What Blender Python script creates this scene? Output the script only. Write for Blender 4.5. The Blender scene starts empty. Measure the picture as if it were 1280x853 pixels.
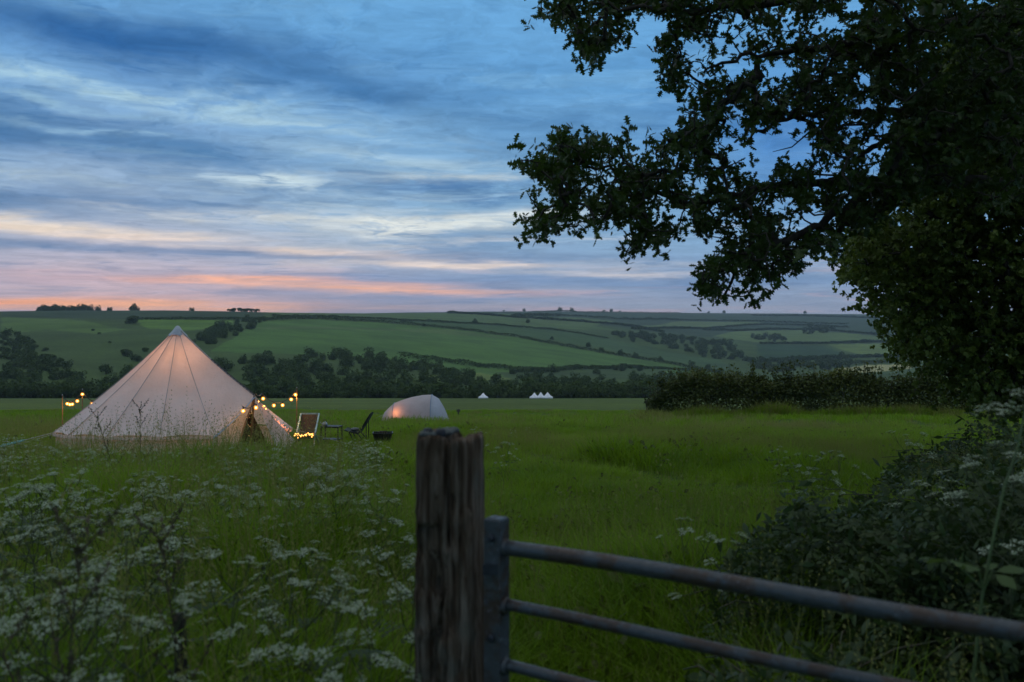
import bpy, math, random
import numpy as np
from mathutils import Vector, Matrix
R = math.radians
rng = np.random.default_rng(7)
random.seed(7)
scene = bpy.context.scene
COL = scene.collection
F = 1150.0            # focal length in photograph pixels
EYE = 1.7

# ------------------------------------------------------------ camera
cam_d = bpy.data.cameras.new('camera'); cam = bpy.data.objects.new('camera', cam_d); COL.objects.link(cam)
cam.location = (0, 0, EYE); cam.rotation_euler = (R(90), 0, 0)
cam_d.sensor_width = 36; cam_d.lens = 36 * F / 1280; cam_d.shift_y = -26.5 / 1280
cam_d.clip_start = 0.05; cam_d.clip_end = 30000
cam_d.dof.use_dof = True; cam_d.dof.focus_distance = 24; cam_d.dof.aperture_fstop = 3.2
scene.camera = cam
scene.view_settings.view_transform = 'Standard'; scene.view_settings.look = 'None'
scene.view_settings.exposure = 0.28; scene.view_settings.gamma = 1
scene.render.engine = 'CYCLES'
scene.cycles.max_bounces = 6; scene.cycles.transparent_max_bounces = 12
scene.cycles.volume_bounces = 0
scene.cycles.use_denoising = True

def lin(c):
    return tuple((x / 255 / 12.92 if x / 255 <= 0.04045 else ((x / 255 + 0.055) / 1.055) ** 2.4) for x in c)

# ------------------------------------------------------------ node helper
class NT:
    def __init__(s, tree): s.t = tree; s.n = tree.nodes; s.l = tree.links
    def put(s, sock, v):
        if hasattr(v, 'is_output') or isinstance(v, bpy.types.NodeSocket): s.l.new(v, sock)
        elif v is not None:
            if isinstance(v, (tuple, list)) and len(v) == 3 and sock.type == 'RGBA': v = (*v, 1)
            sock.default_value = v
    def m(s, op, a, b=None, c=None, clamp=False):
        n = s.n.new('ShaderNodeMath'); n.operation = op; n.use_clamp = clamp
        s.put(n.inputs[0], a); s.put(n.inputs[1], b)
        if c is not None: s.put(n.inputs[2], c)
        return n.outputs[0]
    def node(s, typ, ins=None, out=0, **kw):
        n = s.n.new(typ)
        for k, v in kw.items(): setattr(n, k, v)
        for k, v in (ins or {}).items(): s.put(n.inputs[k], v)
        return n.outputs[out]
    def mix(s, f, a, b, blend='MIX'):
        n = s.n.new('ShaderNodeMix'); n.data_type = 'RGBA'; n.blend_type = blend
        s.put(n.inputs[0], f); s.put(n.inputs[6], a); s.put(n.inputs[7], b)
        return n.outputs[2]
    def ramp(s, f, stops, interp='LINEAR'):
        n = s.n.new('ShaderNodeValToRGB'); cr = n.color_ramp; cr.interpolation = interp
        while len(cr.elements) < len(stops): cr.elements.new(0.5)
        for e, (p, c) in zip(cr.elements, stops):
            e.position = p; e.color = (*c, 1) if len(c) == 3 else c
        s.put(n.inputs[0], f); return n.outputs[0]
    def noise(s, vec, scale, detail=4, rough=0.55, out=0, dist=0.0):
        return s.node('ShaderNodeTexNoise', {'Vector': vec, 'Scale': scale, 'Detail': detail, 'Roughness': rough, 'Distortion': dist}, out)
    def xyz(s, x, y, z=0.0): return s.node('ShaderNodeCombineXYZ', {0: x, 1: y, 2: z})
    def smooth(s, x, lo, hi, a=0.0, b=1.0):
        return s.node('ShaderNodeMapRange', {0: x, 1: lo, 2: hi, 3: a, 4: b}, interpolation_type='SMOOTHSTEP')

# ------------------------------------------------------------ world: dusk sky with cloud streaks
SUN_AZ, SUN_EL = -24.0, 1.5
world = bpy.data.worlds.new('World'); scene.world = world; world.use_nodes = True
world.node_tree.nodes.clear()
W = NT(world.node_tree)
tc = W.node('ShaderNodeTexCoord', out=0)
sep = W.n.new('ShaderNodeSeparateXYZ'); W.l.new(tc, sep.inputs[0])
X, Y, Z = sep.outputs
az = W.m('ARCTAN2', X, Y)
el0 = W.m('ARCSINE', Z)
el = W.m('ABSOLUTE', el0)
U = W.m('MULTIPLY_ADD', az, F, 640.0)                 # photograph-like angular units
V = W.m('MULTIPLY_ADD', el, -F, 400.0)
pv = W.m('LOGARITHM', W.m('ADD', el, 0.07), 2.718)
q = W.xyz(W.m('MULTIPLY', az, 1.0), pv, Z)
# broad warp
wn = W.noise(W.xyz(W.m('MULTIPLY', az, 3.0), W.m('MULTIPLY', pv, 2.5), 0.3), 1.6, 5, 0.6, out=1)
wsep = W.n.new('ShaderNodeSeparateColor'); W.l.new(wn, wsep.inputs[0])
wu = W.m('MULTIPLY', W.m('SUBTRACT', wsep.outputs[0], 0.5), 260.0)
wvs = W.smooth(el, 0.0, 0.2, 22.0, 75.0)
wv = W.m('MULTIPLY', W.m('SUBTRACT', wsep.outputs[1], 0.5), wvs)
Uw = W.m('ADD', U, wu); Vw = W.m('ADD', V, wv)
# base gradient
def E(py): return (400 - py) / F
base = W.ramp(W.m('MULTIPLY', el, 1 / 0.7, clamp=True), [
    (0.0, lin((146, 156, 178))), (E(375) / .7, lin((130, 152, 184))), (E(335) / .7, lin((124, 156, 194))),
    (E(270) / .7, lin((120, 160, 198))), (E(180) / .7, lin((108, 154, 200))), (E(90) / .7, lin((100, 152, 204))),
    (E(0) / .7, lin((112, 164, 212))), (0.75, lin((178, 192, 204))), (1.0, lin((190, 198, 204)))])
sky_n = W.n.new('ShaderNodeTexSky'); sky_n.sky_type = 'NISHITA'; sky_n.sun_disc = False
sky_n.sun_elevation = R(SUN_EL); sky_n.sun_rotation = R(SUN_AZ)
nish = W.node('ShaderNodeVectorMath', {0: sky_n.outputs[0], 1: (0.012, 0.012, 0.012)}, operation='MULTIPLY')
col = W.mix(1.0, base, nish, 'ADD')
# streaky clouds everywhere
s1 = W.noise(W.xyz(W.m('MULTIPLY', Uw, 1 / 520), W.m('MULTIPLY', pv, 3.2), Z), 1.5, 7, 0.6, dist=0.35)
s2 = W.noise(W.xyz(W.m('MULTIPLY_ADD', Uw, 1 / 430, 7.3), W.m('MULTIPLY', pv, 5.5), 4.1), 1.7, 8, 0.62, dist=0.5)
s3 = W.noise(W.xyz(W.m('MULTIPLY_ADD', Uw, 1 / 150, 2.3), W.m('MULTIPLY', pv, 9.0), 1.1), 1.9, 8, 0.65, dist=0.5)
dark_c = W.ramp(W.m('MULTIPLY', el, 1 / 0.4, clamp=True), [(0, lin((112, 128, 165))), (E(330) / .4, lin((86, 122, 165))),
    (E(200) / .4, lin((62, 108, 158))), (E(60) / .4, lin((56, 104, 156))), (1, lin((80, 118, 158)))])
light_c = W.ramp(W.m('MULTIPLY', el, 1 / 0.4, clamp=True), [(0, lin((205, 165, 170))), (E(355) / .4, lin((214, 178, 180))),
    (E(310) / .4, lin((212, 205, 208))), (E(230) / .4, lin((172, 196, 216))), (E(100) / .4, lin((142, 180, 214))), (1, lin((132, 166, 196)))])
col = W.mix(W.m('MULTIPLY', W.smooth(s1, 0.48, 0.66), 0.5), col, dark_c)
col = W.mix(W.m('MULTIPLY', W.smooth(s2, 0.53, 0.68), 0.5), col, light_c)
col = W.mix(W.m('MULTIPLY', W.smooth(s3, 0.52, 0.66), 0.42), col, dark_c)
tex = W.smooth(s3, 0.34, 0.60, 0.12, 1.25)
tex2 = W.smooth(s2, 0.34, 0.60, 0.2, 1.25)
BANDS = [  # px, py, half width, half height, tilt, colour, amount, texture
    (190, 88, 250, 26, 0.06, (38, 88, 148), .95, 0), (420, 118, 150, 17, 0.14, (62, 108, 160), .7, 0),
    (20, 190, 190, 28, 0.0, (46, 98, 152), .8, 0), (230, 198, 140, 20, 0.08, (66, 112, 160), .65, 0),
    (70, 268, 200, 15, 0.0, (66, 110, 160), .75, 0), (560, 236, 120, 18, 0.05, (74, 112, 160), .75, 1),
    (700, 158, 90, 34, 0.1, (88, 130, 176), .8, 1), (560, 160, 60, 20, 0.4, (96, 134, 176), .6, 1),
    (300, 322, 700, 8, 0.01, (96, 126, 168), .7, 0), (640, 352, 420, 9, 0.0, (104, 136, 180), .6, 0),
    (90, 28, 260, 22, 0.0, (88, 134, 184), .6, 0), (520, 40, 260, 40, 0.0, (104, 154, 204), .6, 0),
    (760, 80, 180, 60, 0.0, (112, 162, 212), .6, 0), (1000, 190, 140, 90, 0.0, (72, 124, 190), .7, 0),
    (160, 136, 230, 9, 0.05, (176, 198, 216), .85, 1), (360, 160, 180, 9, 0.08, (172, 194, 214), .8, 1),
    (60, 158, 110, 5, 0.02, (160, 186, 208), .6, 1), (160, 184, 90, 5, 0.02, (150, 178, 206), .7, 1),
    (350, 238, 90, 13, 0.02, (204, 214, 224), .95, 1), (500, 200, 120, 12, 0.08, (176, 196, 216), .7, 1),
    (560, 222, 120, 6, 0.0, (200, 204, 210), .6, 1), (90, 246, 90, 6, 0.04, (168, 180, 196), .6, 1),
    (60, 292, 190, 7, 0.03, (236, 214, 198), .95, 2), (250, 306, 230, 8, 0.06, (238, 212, 200), .9, 2),
    (290, 276, 130, 6, 0.03, (210, 205, 208), .7, 1), (500, 282, 130, 12, 0.0, (226, 222, 220), 1.0, 1),
    (620, 276, 120, 10, -0.1, (224, 222, 222), .95, 1), (470, 306, 160, 5, 0.0, (196, 196, 205), .6, 1),
    (590, 333, 190, 4.5, 0.01, (226, 208, 202), .9, 2), (760, 344, 120, 4, 0.0, (206, 200, 206), .8, 2),
    (800, 330, 120, 5, 0.0, (184, 190, 206), .5, 1),
    (300, 352, 190, 5.5, 0.02, (248, 180, 150), .9, 2), (470, 362, 170, 4.5, 0.03, (240, 182, 158), .85, 2),
    (100, 350, 120, 7, 0.0, (190, 166, 182), .5, 1), (120, 368, 300, 8, 0.0, (166, 164, 186), .4, 1),
    (150, 384, 300, 6, 0.0, (250, 184, 142), .9, 2), (30, 381, 140, 5, 0.0, (252, 172, 124), .9, 0),
    (820, 382, 300, 6, 0.0, (146, 160, 186), .6, 0), (560, 372, 130, 6, 0.0, (110, 136, 178), .6, 1),
]
for (bx, by, bw, bh, tilt, c, amt, tx) in BANDS:
    du = W.m('MULTIPLY', W.m('SUBTRACT', Uw, float(bx)), 1.0 / bw)
    dv0 = W.m('SUBTRACT', Vw, float(by))
    dv = W.m('MULTIPLY', W.m('SUBTRACT', dv0, W.m('MULTIPLY', W.m('SUBTRACT', U, float(bx)), tilt)), 1.0 / bh)
    g = W.m('EXPONENT', W.m('MULTIPLY', W.m('ADD', W.m('MULTIPLY', du, du), W.m('MULTIPLY', dv, dv)), -1.0))
    if tx: g = W.m('MULTIPLY', g, tex if tx == 1 else tex2)
    col = W.mix(W.m('MULTIPLY', g, amt, clamp=True), col, lin(c))
fine = W.noise(W.xyz(W.m('MULTIPLY_ADD', Uw, 1 / 90, 5.3), W.m('MULTIPLY', pv, 14.0), 2.7), 2.0, 8, 0.68, dist=0.6)
fk = W.smooth(fine, .3, .7, .90, 1.10)
tint = W.ramp(W.m('MULTIPLY', el, 4.0, clamp=True), [(0, (.95, .88, .82)), (.12, (.90, .90, .88)), (.4, (.83, .91, .90)), (1, (.76, .90, .90))])
high = W.smooth(el, .38, .60)
tint = W.mix(high, tint, (1, 1, 1))
col = W.mix(1.0, col, tint, 'MULTIPLY'); col = W.mix(1.0, col, W.xyz(fk, fk, fk), 'MULTIPLY')
bg = W.n.new('ShaderNodeBackground'); W.l.new(col, bg.inputs[0]); bg.inputs[1].default_value = 1.0
wo = W.n.new('ShaderNodeOutputWorld'); W.l.new(bg.outputs[0], wo.inputs[0])

# after-glow of the sun that has just set behind the left-hand ridge: a weak, very soft warm sun
sun_d = bpy.data.lights.new('sun', 'SUN'); sun = bpy.data.objects.new('sun', sun_d); COL.objects.link(sun)
sun_d.energy = 0.06; sun_d.angle = R(20); sun_d.color = (1, 0.72, 0.5)
sv = Vector((math.sin(R(SUN_AZ)) * math.cos(R(3)), math.cos(R(SUN_AZ)) * math.cos(R(3)), math.sin(R(3))))
sun.rotation_euler = sv.to_track_quat('Z', 'Y').to_euler()

# ------------------------------------------------------------ object helpers
def tag(o, label=None, cat=None, group=None, kind=None):
    if label: o['label'] = label
    if cat: o['category'] = cat
    if group: o['group'] = group
    if kind: o['kind'] = kind
    return o
def link(name, me, parent=None, loc=(0, 0, 0), rot=None, sc=None):
    o = bpy.data.objects.new(name, me); COL.objects.link(o); o.location = loc
    if rot is not None: o.rotation_euler = rot
    if sc is not None: o.scale = (sc, sc, sc) if isinstance(sc, (int, float)) else sc
    if parent: o.parent = parent
    return o
def empty(name, loc, rz=0, sc=1):
    o = bpy.data.objects.new(name, None); COL.objects.link(o); o.location = loc; o.rotation_euler = (0, 0, rz)
    o.scale = (sc, sc, sc); o.empty_display_size = 0.1; return o
def mesh_np(name, verts, tris, mat, rnd=None, smooth=False):
    """verts (n,3) tris (m,3) arrays -> mesh; rnd = per-vertex float attribute"""
    me = bpy.data.meshes.new(name)
    v = np.ascontiguousarray(verts, dtype=np.float32); t = np.ascontiguousarray(tris, dtype=np.int32)
    k = t.shape[1]
    me.vertices.add(len(v)); me.vertices.foreach_set('co', v.ravel())
    me.loops.add(t.size); me.loops.foreach_set('vertex_index', t.ravel())
    me.polygons.add(len(t)); me.polygons.foreach_set('loop_start', np.arange(0, t.size, k, dtype=np.int32))
    if smooth: me.polygons.foreach_set('use_smooth', np.ones(len(t), dtype=bool))
    me.update(calc_edges=True)
    if rnd is not None:
        a = me.attributes.new('rnd', 'FLOAT', 'POINT'); a.data.foreach_set('value', np.ascontiguousarray(rnd, dtype=np.float32))
    me.materials.append(mat)
    return me
class MB:
    """collects shapes into one mesh"""
    def __init__(s): s.v = []; s.f = []
    def add(s, vs, fs):
        b = len(s.v); s.v += [tuple(x) for x in vs]; s.f += [tuple(b + i for i in f) for f in fs]
    def box(s, lo, hi, M=None):
        (a, b, c), (d, e, f) = lo, hi
        vs = [(a, b, c), (d, b, c), (d, e, c), (a, e, c), (a, b, f), (d, b, f), (d, e, f), (a, e, f)]
        if M is not None: vs = [M @ Vector(v) for v in vs]
        s.add(vs, [(0, 3, 2, 1), (4, 5, 6, 7), (0, 1, 5, 4), (1, 2, 6, 5), (2, 3, 7, 6), (3, 0, 4, 7)])
    def tube(s, pts, r, n=8, cap=True):
        pts = [Vector(p) for p in pts]; rs = r if isinstance(r, (list, tuple)) else [r] * len(pts)
        rings = []; vs = []
        for i, p in enumerate(pts):
            t = (pts[min(i + 1, len(pts) - 1)] - pts[max(i - 1, 0)]).normalized()
            a = Vector((0, 0, 1)) if abs(t.z) < 0.9 else Vector((1, 0, 0))
            x = t.cross(a).normalized(); y = t.cross(x)
            for k in range(n):
                th = 2 * math.pi * k / n
                vs.append(p + (x * math.cos(th) + y * math.sin(th)) * rs[i])
        fs = []
        for i in range(len(pts) - 1):
            for k in range(n):
                fs.append((i * n + k, i * n + (k + 1) % n, (i + 1) * n + (k + 1) % n, (i + 1) * n + k))
        if cap: fs.append(tuple(range(n))[::-1]); fs.append(tuple((len(pts) - 1) * n + k for k in range(n)))
        s.add(vs, fs)
    def beam(s, a, b, w, h):
        a, b = Vector(a), Vector(b); t = (b - a).normalized()
        up = Vector((0, 0, 1)) if abs(t.z) < 0.95 else Vector((0, 1, 0))
        x = t.cross(up).normalized() * w / 2; y = x.cross(t).normalized() * h / 2
        vs = [a - x - y, a + x - y, a + x + y, a - x + y, b - x - y, b + x - y, b + x + y, b - x + y]
        s.add(vs, [(0, 3, 2, 1), (4, 5, 6, 7), (0, 1, 5, 4), (1, 2, 6, 5), (2, 3, 7, 6), (3, 0, 4, 7)])
    def sphere(s, c, r, n=8, m=6):
        vs = []; fs = []
        for i in range(m + 1):
            ph = math.pi * i / m
            for k in range(n):
                th = 2 * math.pi * k / n
                vs.append((c[0] + r * math.sin(ph) * math.cos(th), c[1] + r * math.sin(ph) * math.sin(th), c[2] + r * math.cos(ph)))
        for i in range(m):
            for k in range(n): fs.append((i * n + k, (i + 1) * n + k, (i + 1) * n + (k + 1) % n, i * n + (k + 1) % n))
        s.add(vs, fs)
    def mesh(s, name, mat, smooth=False):
        me = bpy.data.meshes.new(name); me.from_pydata(s.v, [], s.f); me.validate(); me.materials.append(mat)
        if smooth: me.polygons.foreach_set('use_smooth', [True] * len(me.polygons))
        me.update(); return me
    def build(s, name, mat, parent=None, smooth=False, loc=(0, 0, 0)):
        return link(name, s.mesh(name, mat, smooth), parent, loc)
def rot_mats(n, tilt=None):
    """random rotations; tilt (radians array) limits how far the local z axis leans from up"""
    yaw = rng.uniform(0, 2 * np.pi, n); sp = rng.uniform(0, 2 * np.pi, n)
    ti = rng.uniform(0, np.pi, n) if tilt is None else tilt
    cy, sy, ct, st, cs, ss = np.cos(yaw), np.sin(yaw), np.cos(ti), np.sin(ti), np.cos(sp), np.sin(sp)
    z0 = np.zeros(n); o = np.ones(n)
    Rz = np.stack([cy, -sy, z0, sy, cy, z0, z0, z0, o], 1).reshape(n, 3, 3)
    Rx = np.stack([o, z0, z0, z0, ct, -st, z0, st, ct], 1).reshape(n, 3, 3)
    Rs = np.stack([cs, -ss, z0, ss, cs, z0, z0, z0, o], 1).reshape(n, 3, 3)
    return Rz @ Rx @ Rs
def bake(tv, tf, pos, rots, scales):
    n = len(pos); tv = np.asarray(tv, float); tf = np.asarray(tf, int)
    v = np.einsum('nij,kj->nki', rots, tv) * np.asarray(scales).reshape(n, 1, 1) + pos[:, None, :]
    f = tf[None] + (np.arange(n) * len(tv))[:, None, None]
    return v.reshape(-1, 3), f.reshape(-1, tf.shape[1])
def rep(vals, k): return np.repeat(vals, k)

# ------------------------------------------------------------ materials
def new_mat(name):
    m = bpy.data.materials.new(name); m.use_nodes = True; m.node_tree.nodes.clear(); return m, NT(m.node_tree)
def out(T, sh, disp=None):
    o = T.n.new('ShaderNodeOutputMaterial'); T.l.new(sh, o.inputs[0])
def simple(name, c1, c2=None, scale=8, rough=0.7, metal=0, bump=0.0, stretch=(1, 1, 1), detail=5, lo=0.35, hi=0.65, spec=0.4):
    m, T = new_mat(name)
    co = T.node('ShaderNodeTexCoord', out=3)
    co = T.node('ShaderNodeVectorMath', {0: co, 1: stretch}, operation='MULTIPLY')
    nz = T.noise(co, scale, detail)
    c = T.mix(T.smooth(nz, lo, hi), c1, c2 or c1)
    ins = {'Base Color': c, 'Roughness': rough, 'Metallic': metal, 'Specular IOR Level': spec}
    if bump: ins['Normal'] = T.node('ShaderNodeBump', {'Strength': bump, 'Height': nz, 'Distance': 0.01})
    out(T, T.node('ShaderNodeBsdfPrincipled', ins)); return m
def leaf_mat(name, c1, c2, trans=0.35, rough=0.55, rnd=True, nscale=0.6, spec=0.3):
    m, T = new_mat(name)
    if rnd: f = T.node('ShaderNodeAttribute', out=2, attribute_name='rnd')
    else: f = T.node('ShaderNodeObjectInfo', out=5)
    pos = T.node('ShaderNodeNewGeometry', out=0)
    nz = T.smooth(T.noise(pos, nscale, 3), 0.35, 0.65)
    f2 = T.m('ADD', T.m('MULTIPLY', f, 0.6), T.m('MULTIPLY', nz, 0.4))
    c = T.mix(f2, c1, c2)
    p = T.node('ShaderNodeBsdfPrincipled', {'Base Color': c, 'Roughness': rough, 'Specular IOR Level': spec})
    t = T.node('ShaderNodeBsdfTranslucent', {'Color': T.mix(0.5, c, (c2[0] * 1.3, c2[1] * 1.3, c2[2] * 0.7))})
    out(T, T.node('ShaderNodeMixShader', {0: trans, 1: p, 2: t})); return m
def emit(name, c, s):
    m, T = new_mat(name); out(T, T.node('ShaderNodeEmission', {0: c, 1: s})); return m

# ------------------------------------------------------------ terrain
PXC = np.array([-500, 0, 200, 330, 640, 900, 1150, 1700.])
DD = [0.2, 5, 10, 19.2, 30, 48.7, 100, 250, 479, 520, 580, 700, 1000, 1400, 1800, 2500, 3500, 5000, 8000, 14000]
zn = [0, -.05, -.28, -.98, -1.95, -3.68, -8.0, -20.5, -38.3, -42.5, -50]
def col_z(rows): return zn + [EYE - (y - 400) / F * d for y, d in zip(rows, DD[11:])]
PY = {  # rows at 700 1000 1400 1800 2500 3500 5000 8000 14000 m
    -500: (478, 435, 410, 392, 393, 395, 396, 397, 398.5), 0: (474, 430, 404, 387.5, 391, 394, 395, 397, 398.5),
    200: (480, 436, 402, 387, 391, 394, 395, 397, 398.5), 330: (476, 440, 405, 388, 391, 394, 395, 397, 398.5),
    640: (484, 468, 440, 412, 394, 391, 388.5, 394, 398.5), 900: (487, 480, 469, 455, 426, 406, 391, 394, 398.5),
    1150: (487, 482, 472, 459, 432, 410, 394, 393.5, 398.5), 1700: (487, 482, 472, 460, 434, 412, 395, 394, 398.5)}
ZT = np.array([col_z(PY[int(p)]) for p in PXC])
NU, NV = 260, 420
gu = np.linspace(-500, 1700, NU); gv = np.linspace(math.log(0.2), math.log(14000), NV)
t1 = np.array([np.interp(gv, np.log(DD), r) for r in ZT])
H = np.array([np.interp(gu, PXC, t1[:, j]) for j in range(NV)]).T
near_w = np.clip((gv - math.log(600)) / 0.3, 0, 1)
def blur(a, ax, k):
    ker = np.exp(-0.5 * (np.arange(-3 * k, 3 * k + 1) / k) ** 2); ker /= ker.sum()
    p = np.pad(a, [(3 * k, 3 * k) if i == ax else (0, 0) for i in range(2)], mode='edge')
    return np.apply_along_axis(lambda r: np.convolve(r, ker, 'valid'), ax, p)
Hs = blur(blur(H, 0, 7), 1, 3)
H = Hs
RMAX = 9000.0
def vnoise(x, y, s, seed=0):
    x = np.asarray(x, float) / s + seed * 17.3; y = np.asarray(y, float) / s + seed * 9.1
    xi = np.floor(x).astype(np.int64); yi = np.floor(y).astype(np.int64); fx = x - xi; fy = y - yi
    fx = fx * fx * (3 - 2 * fx); fy = fy * fy * (3 - 2 * fy)
    def h(a, b):
        n = (a * 374761393 + b * 668265263 + seed * 1013904223) & 0x7fffffff
        n = ((n ^ (n >> 13)) * 1274126177) & 0x7fffffff
        return (n ^ (n >> 16)) % 100003 / 100003.0
    return (h(xi, yi) * (1 - fx) + h(xi + 1, yi) * fx) * (1 - fy) + (h(xi, yi + 1) * (1 - fx) + h(xi + 1, yi + 1) * fx) * fy
def ground(x, y):
    x = np.asarray(x, float); y = np.asarray(y, float)
    r = np.hypot(x, y) + 1e-6; th = np.arctan2(x, y); lim = R(42)
    def look(thc, r):
        d = np.clip(r * np.cos(thc), 0.21, 13900)
        px = np.clip(640 + F * np.tan(thc), -499, 1699)
        a = (px + 500) / 2200 * (NU - 1); b = (np.log(d) - gv[0]) / (gv[-1] - gv[0]) * (NV - 1)
        i = np.clip(a.astype(int), 0, NU - 2); j = np.clip(b.astype(int), 0, NV - 2); fa = a - i; fb = b - j
        return (H[i, j] * (1 - fa) + H[i + 1, j] * fa) * (1 - fb) + (H[i, j + 1] * (1 - fa) + H[i + 1, j + 1] * fa) * fb
    thc = np.clip(th, -lim, lim); z = look(thc, r)
    w = np.clip((np.abs(th) - lim) / (np.pi - lim), 0, 1) * 0.5
    z2 = look(-thc, r)
    z = z * (1 - w) + z2 * w
    # right of the middle the field stands a little higher near the hedge
    z = z + 0.35 * np.exp(-((y - 48) / 16) ** 2) * np.clip((x - 4) / 8, 0, 1) * (x < 60)
    nr = np.clip(r / 12, 0, 1)
    z = z + nr * (vnoise(x, y, 5.5, 1) - .5) * 0.16 * (r < 480) + nr * (vnoise(x, y, 1.6, 2) - .5) * 0.05 * (r < 120)
    z = z + np.clip((r - 600) / 600, 0, 1) * ((vnoise(x, y, 240, 3) - .5) * 5 + (vnoise(x, y, 90, 4) - .5) * 1.6)
    return z
def gz(x, y): return float(ground(np.array([x]), np.array([y]))[0])
def P(px, py, d): return Vector(((px - 640) / F * d, d, EYE - (py - 400) / F * d))
DS = np.exp(np.linspace(math.log(2.5), math.log(8000), 2600))
def hit(px, py, dmin=2.5):
    """where the line of sight through a photograph point meets the ground"""
    x = (px - 640) / F * DS; z = EYE - (py - 400) / F * DS
    g = ground(x, DS); ok = (g > z) & (DS > dmin)
    i = int(np.argmax(ok)) if ok.any() else len(DS) - 1
    return float(x[i]), float(DS[i])
# ------------------------------------------------------------ ground sheet
def in_poly(u, v, poly):
    inside = np.zeros(u.shape, bool); n = len(poly)
    for i in range(n):
        x1, y1 = poly[i]; x2, y2 = poly[(i + 1) % n]
        c = ((y1 > v) != (y2 > v))
        with np.errstate(divide='ignore', invalid='ignore'):
            xi = (x2 - x1) * (v - y1) / (y2 - y1 + 1e-12) + x1
        inside ^= c & (u < xi)
    return inside
FIELDS = [  # photograph outline of each field on the hills, albedo
    ([(0, 389), (165, 389), (330, 390), (330, 398), (165, 399), (90, 398), (0, 396)], (0.033, 0.054, 0.019)),
    ([(165, 399), (250, 400), (292, 401), (290, 408), (240, 414), (185, 411)], (0.086, 0.151, 0.019)),
    ([(0, 396), (90, 400), (160, 412), (120, 418), (60, 412), (0, 418)], (0.072, 0.118, 0.021)),
    ([(330, 402), (400, 400), (470, 403), (560, 411), (650, 423), (760, 443), (840, 456), (905, 467), (640, 472), (560, 462), (440, 447), (330, 442), (262, 440), (290, 424)], (0.069, 0.129, 0.024)),
    ([(300, 411), (420, 409), (560, 412), (640, 424), (500, 414), (330, 412)], (0.086, 0.129, 0.034)),
    ([(340, 391), (560, 391), (700, 401), (780, 414), (700, 411), (600, 404), (450, 397), (340, 396)], (0.075, 0.115, 0.030)),
    ([(480, 397), (600, 403), (690, 412), (760, 424), (900, 450), (915, 462), (760, 437), (600, 412), (480, 403)], (0.048, 0.084, 0.024)),
    ([(640, 397), (720, 397), (770, 402), (740, 408), (680, 406)], (0.083, 0.121, 0.033)),
    ([(790, 409), (850, 402), (930, 402), (960, 404), (880, 410), (820, 413)], (0.101, 0.138, 0.042)),
    ([(890, 421), (930, 414), (1000, 413), (1060, 417), (1130, 424), (1060, 428), (950, 429)], (0.095, 0.137, 0.037)),
    ([(1035, 431), (1130, 430), (1130, 444), (1080, 446)], (0.115, 0.158, 0.037)),
    ([(945, 430), (1030, 433), (1060, 446), (950, 452)], (0.029, 0.057, 0.018)),
    ([(1040, 463), (1080, 457), (1140, 455), (1140, 461), (1060, 467)], (0.287, 0.263, 0.112)),
    ([(620, 466), (700, 462), (840, 463), (800, 472), (640, 474)], (0.051, 0.079, 0.022)),
    ([(520, 470), (600, 466), (640, 474), (560, 482)], (0.108, 0.144, 0.030)),
]
azs = np.unique(np.round(np.concatenate([np.arange(-180, -33, 4.5), np.arange(-33, 33.01, 0.15), np.arange(33, 180.1, 4.5)]), 3))
azs = azs[azs < 179.9]
rr = [0.3]
while rr[-1] < RMAX:
    r_ = rr[-1]; rr.append(r_ * (1.055 if r_ < 450 else 1.013 if r_ < 5000 else 1.05))
rr = np.array(rr)
TH, RRm = np.meshgrid(np.radians(azs), rr, indexing='ij')
gx = RRm * np.sin(TH); gy = RRm * np.cos(TH); gzz = ground(gx, gy)
na, nr = TH.shape
verts = np.stack([gx, gy, gzz], -1).reshape(-1, 3)
i = np.arange(na)[:, None]; j = np.arange(nr - 1)[None]
a_ = (i * nr + j).ravel(); b_ = (((i + 1) % na) * nr + j).ravel()
quads = np.stack([a_, a_ + 1, b_ + 1, b_], 1)
tc_ = len(verts); verts = np.vstack([verts, [[0, 0, gz(0.01, 0.3)]]])
uu = np.where(gy > 1, gx / np.maximum(gy, 1), 9); lv = np.log(np.maximum(gy, 1))
colr = np.zeros((na, nr, 3)); colr[:] = (.050, .078, .016)
blend = np.clip((RRm - 40) / 160, 0, 1)[..., None]
mead = np.array((.074, .104, .018)) * blend + np.array((.050, .090, .008)) * (1 - blend)
colr = np.where((RRm < 500)[..., None], mead, colr)
farc = (RRm > 2600)[..., None]; colr = np.where(farc, (.040, .062, .026), colr)
for poly, c in FIELDS:
    pts = [hit(px, py, 600) for px, py in poly]
    pp = [(x / y, math.log(y)) for x, y in pts]
    colr[in_poly(uu, lv, pp)] = c
# trodden track through the meadow
track = [hit(px, py) for px, py in [(540, 548), (610, 563), (700, 582), (800, 598), (950, 618), (1130, 640)]]
track = np.array(track)
def track_dist(x, y):
    d = np.full(np.shape(x), 1e9)
    for k in range(len(track) - 1):
        ax, ay = track[k]; bx, by = track[k + 1]; L = (bx - ax) ** 2 + (by - ay) ** 2
        t = np.clip(((x - ax) * (bx - ax) + (y - ay) * (by - ay)) / L, 0, 1)
        d = np.minimum(d, np.hypot(x - ax - t * (bx - ax), y - ay - t * (by - ay)))
    return d
me = bpy.data.meshes.new('ground')
t3 = np.stack([np.full(na, tc_), np.arange(na) * nr, ((np.arange(na) + 1) % na) * nr], 1)
me.vertices.add(len(verts)); me.vertices.foreach_set('co', verts.astype(np.float32).ravel())
li = np.concatenate([quads.ravel(), t3.ravel()]).astype(np.int32)
me.loops.add(len(li)); me.loops.foreach_set('vertex_index', li)
ls = np.concatenate([np.arange(len(quads)) * 4, len(quads) * 4 + np.arange(len(t3)) * 3]).astype(np.int32)
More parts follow.
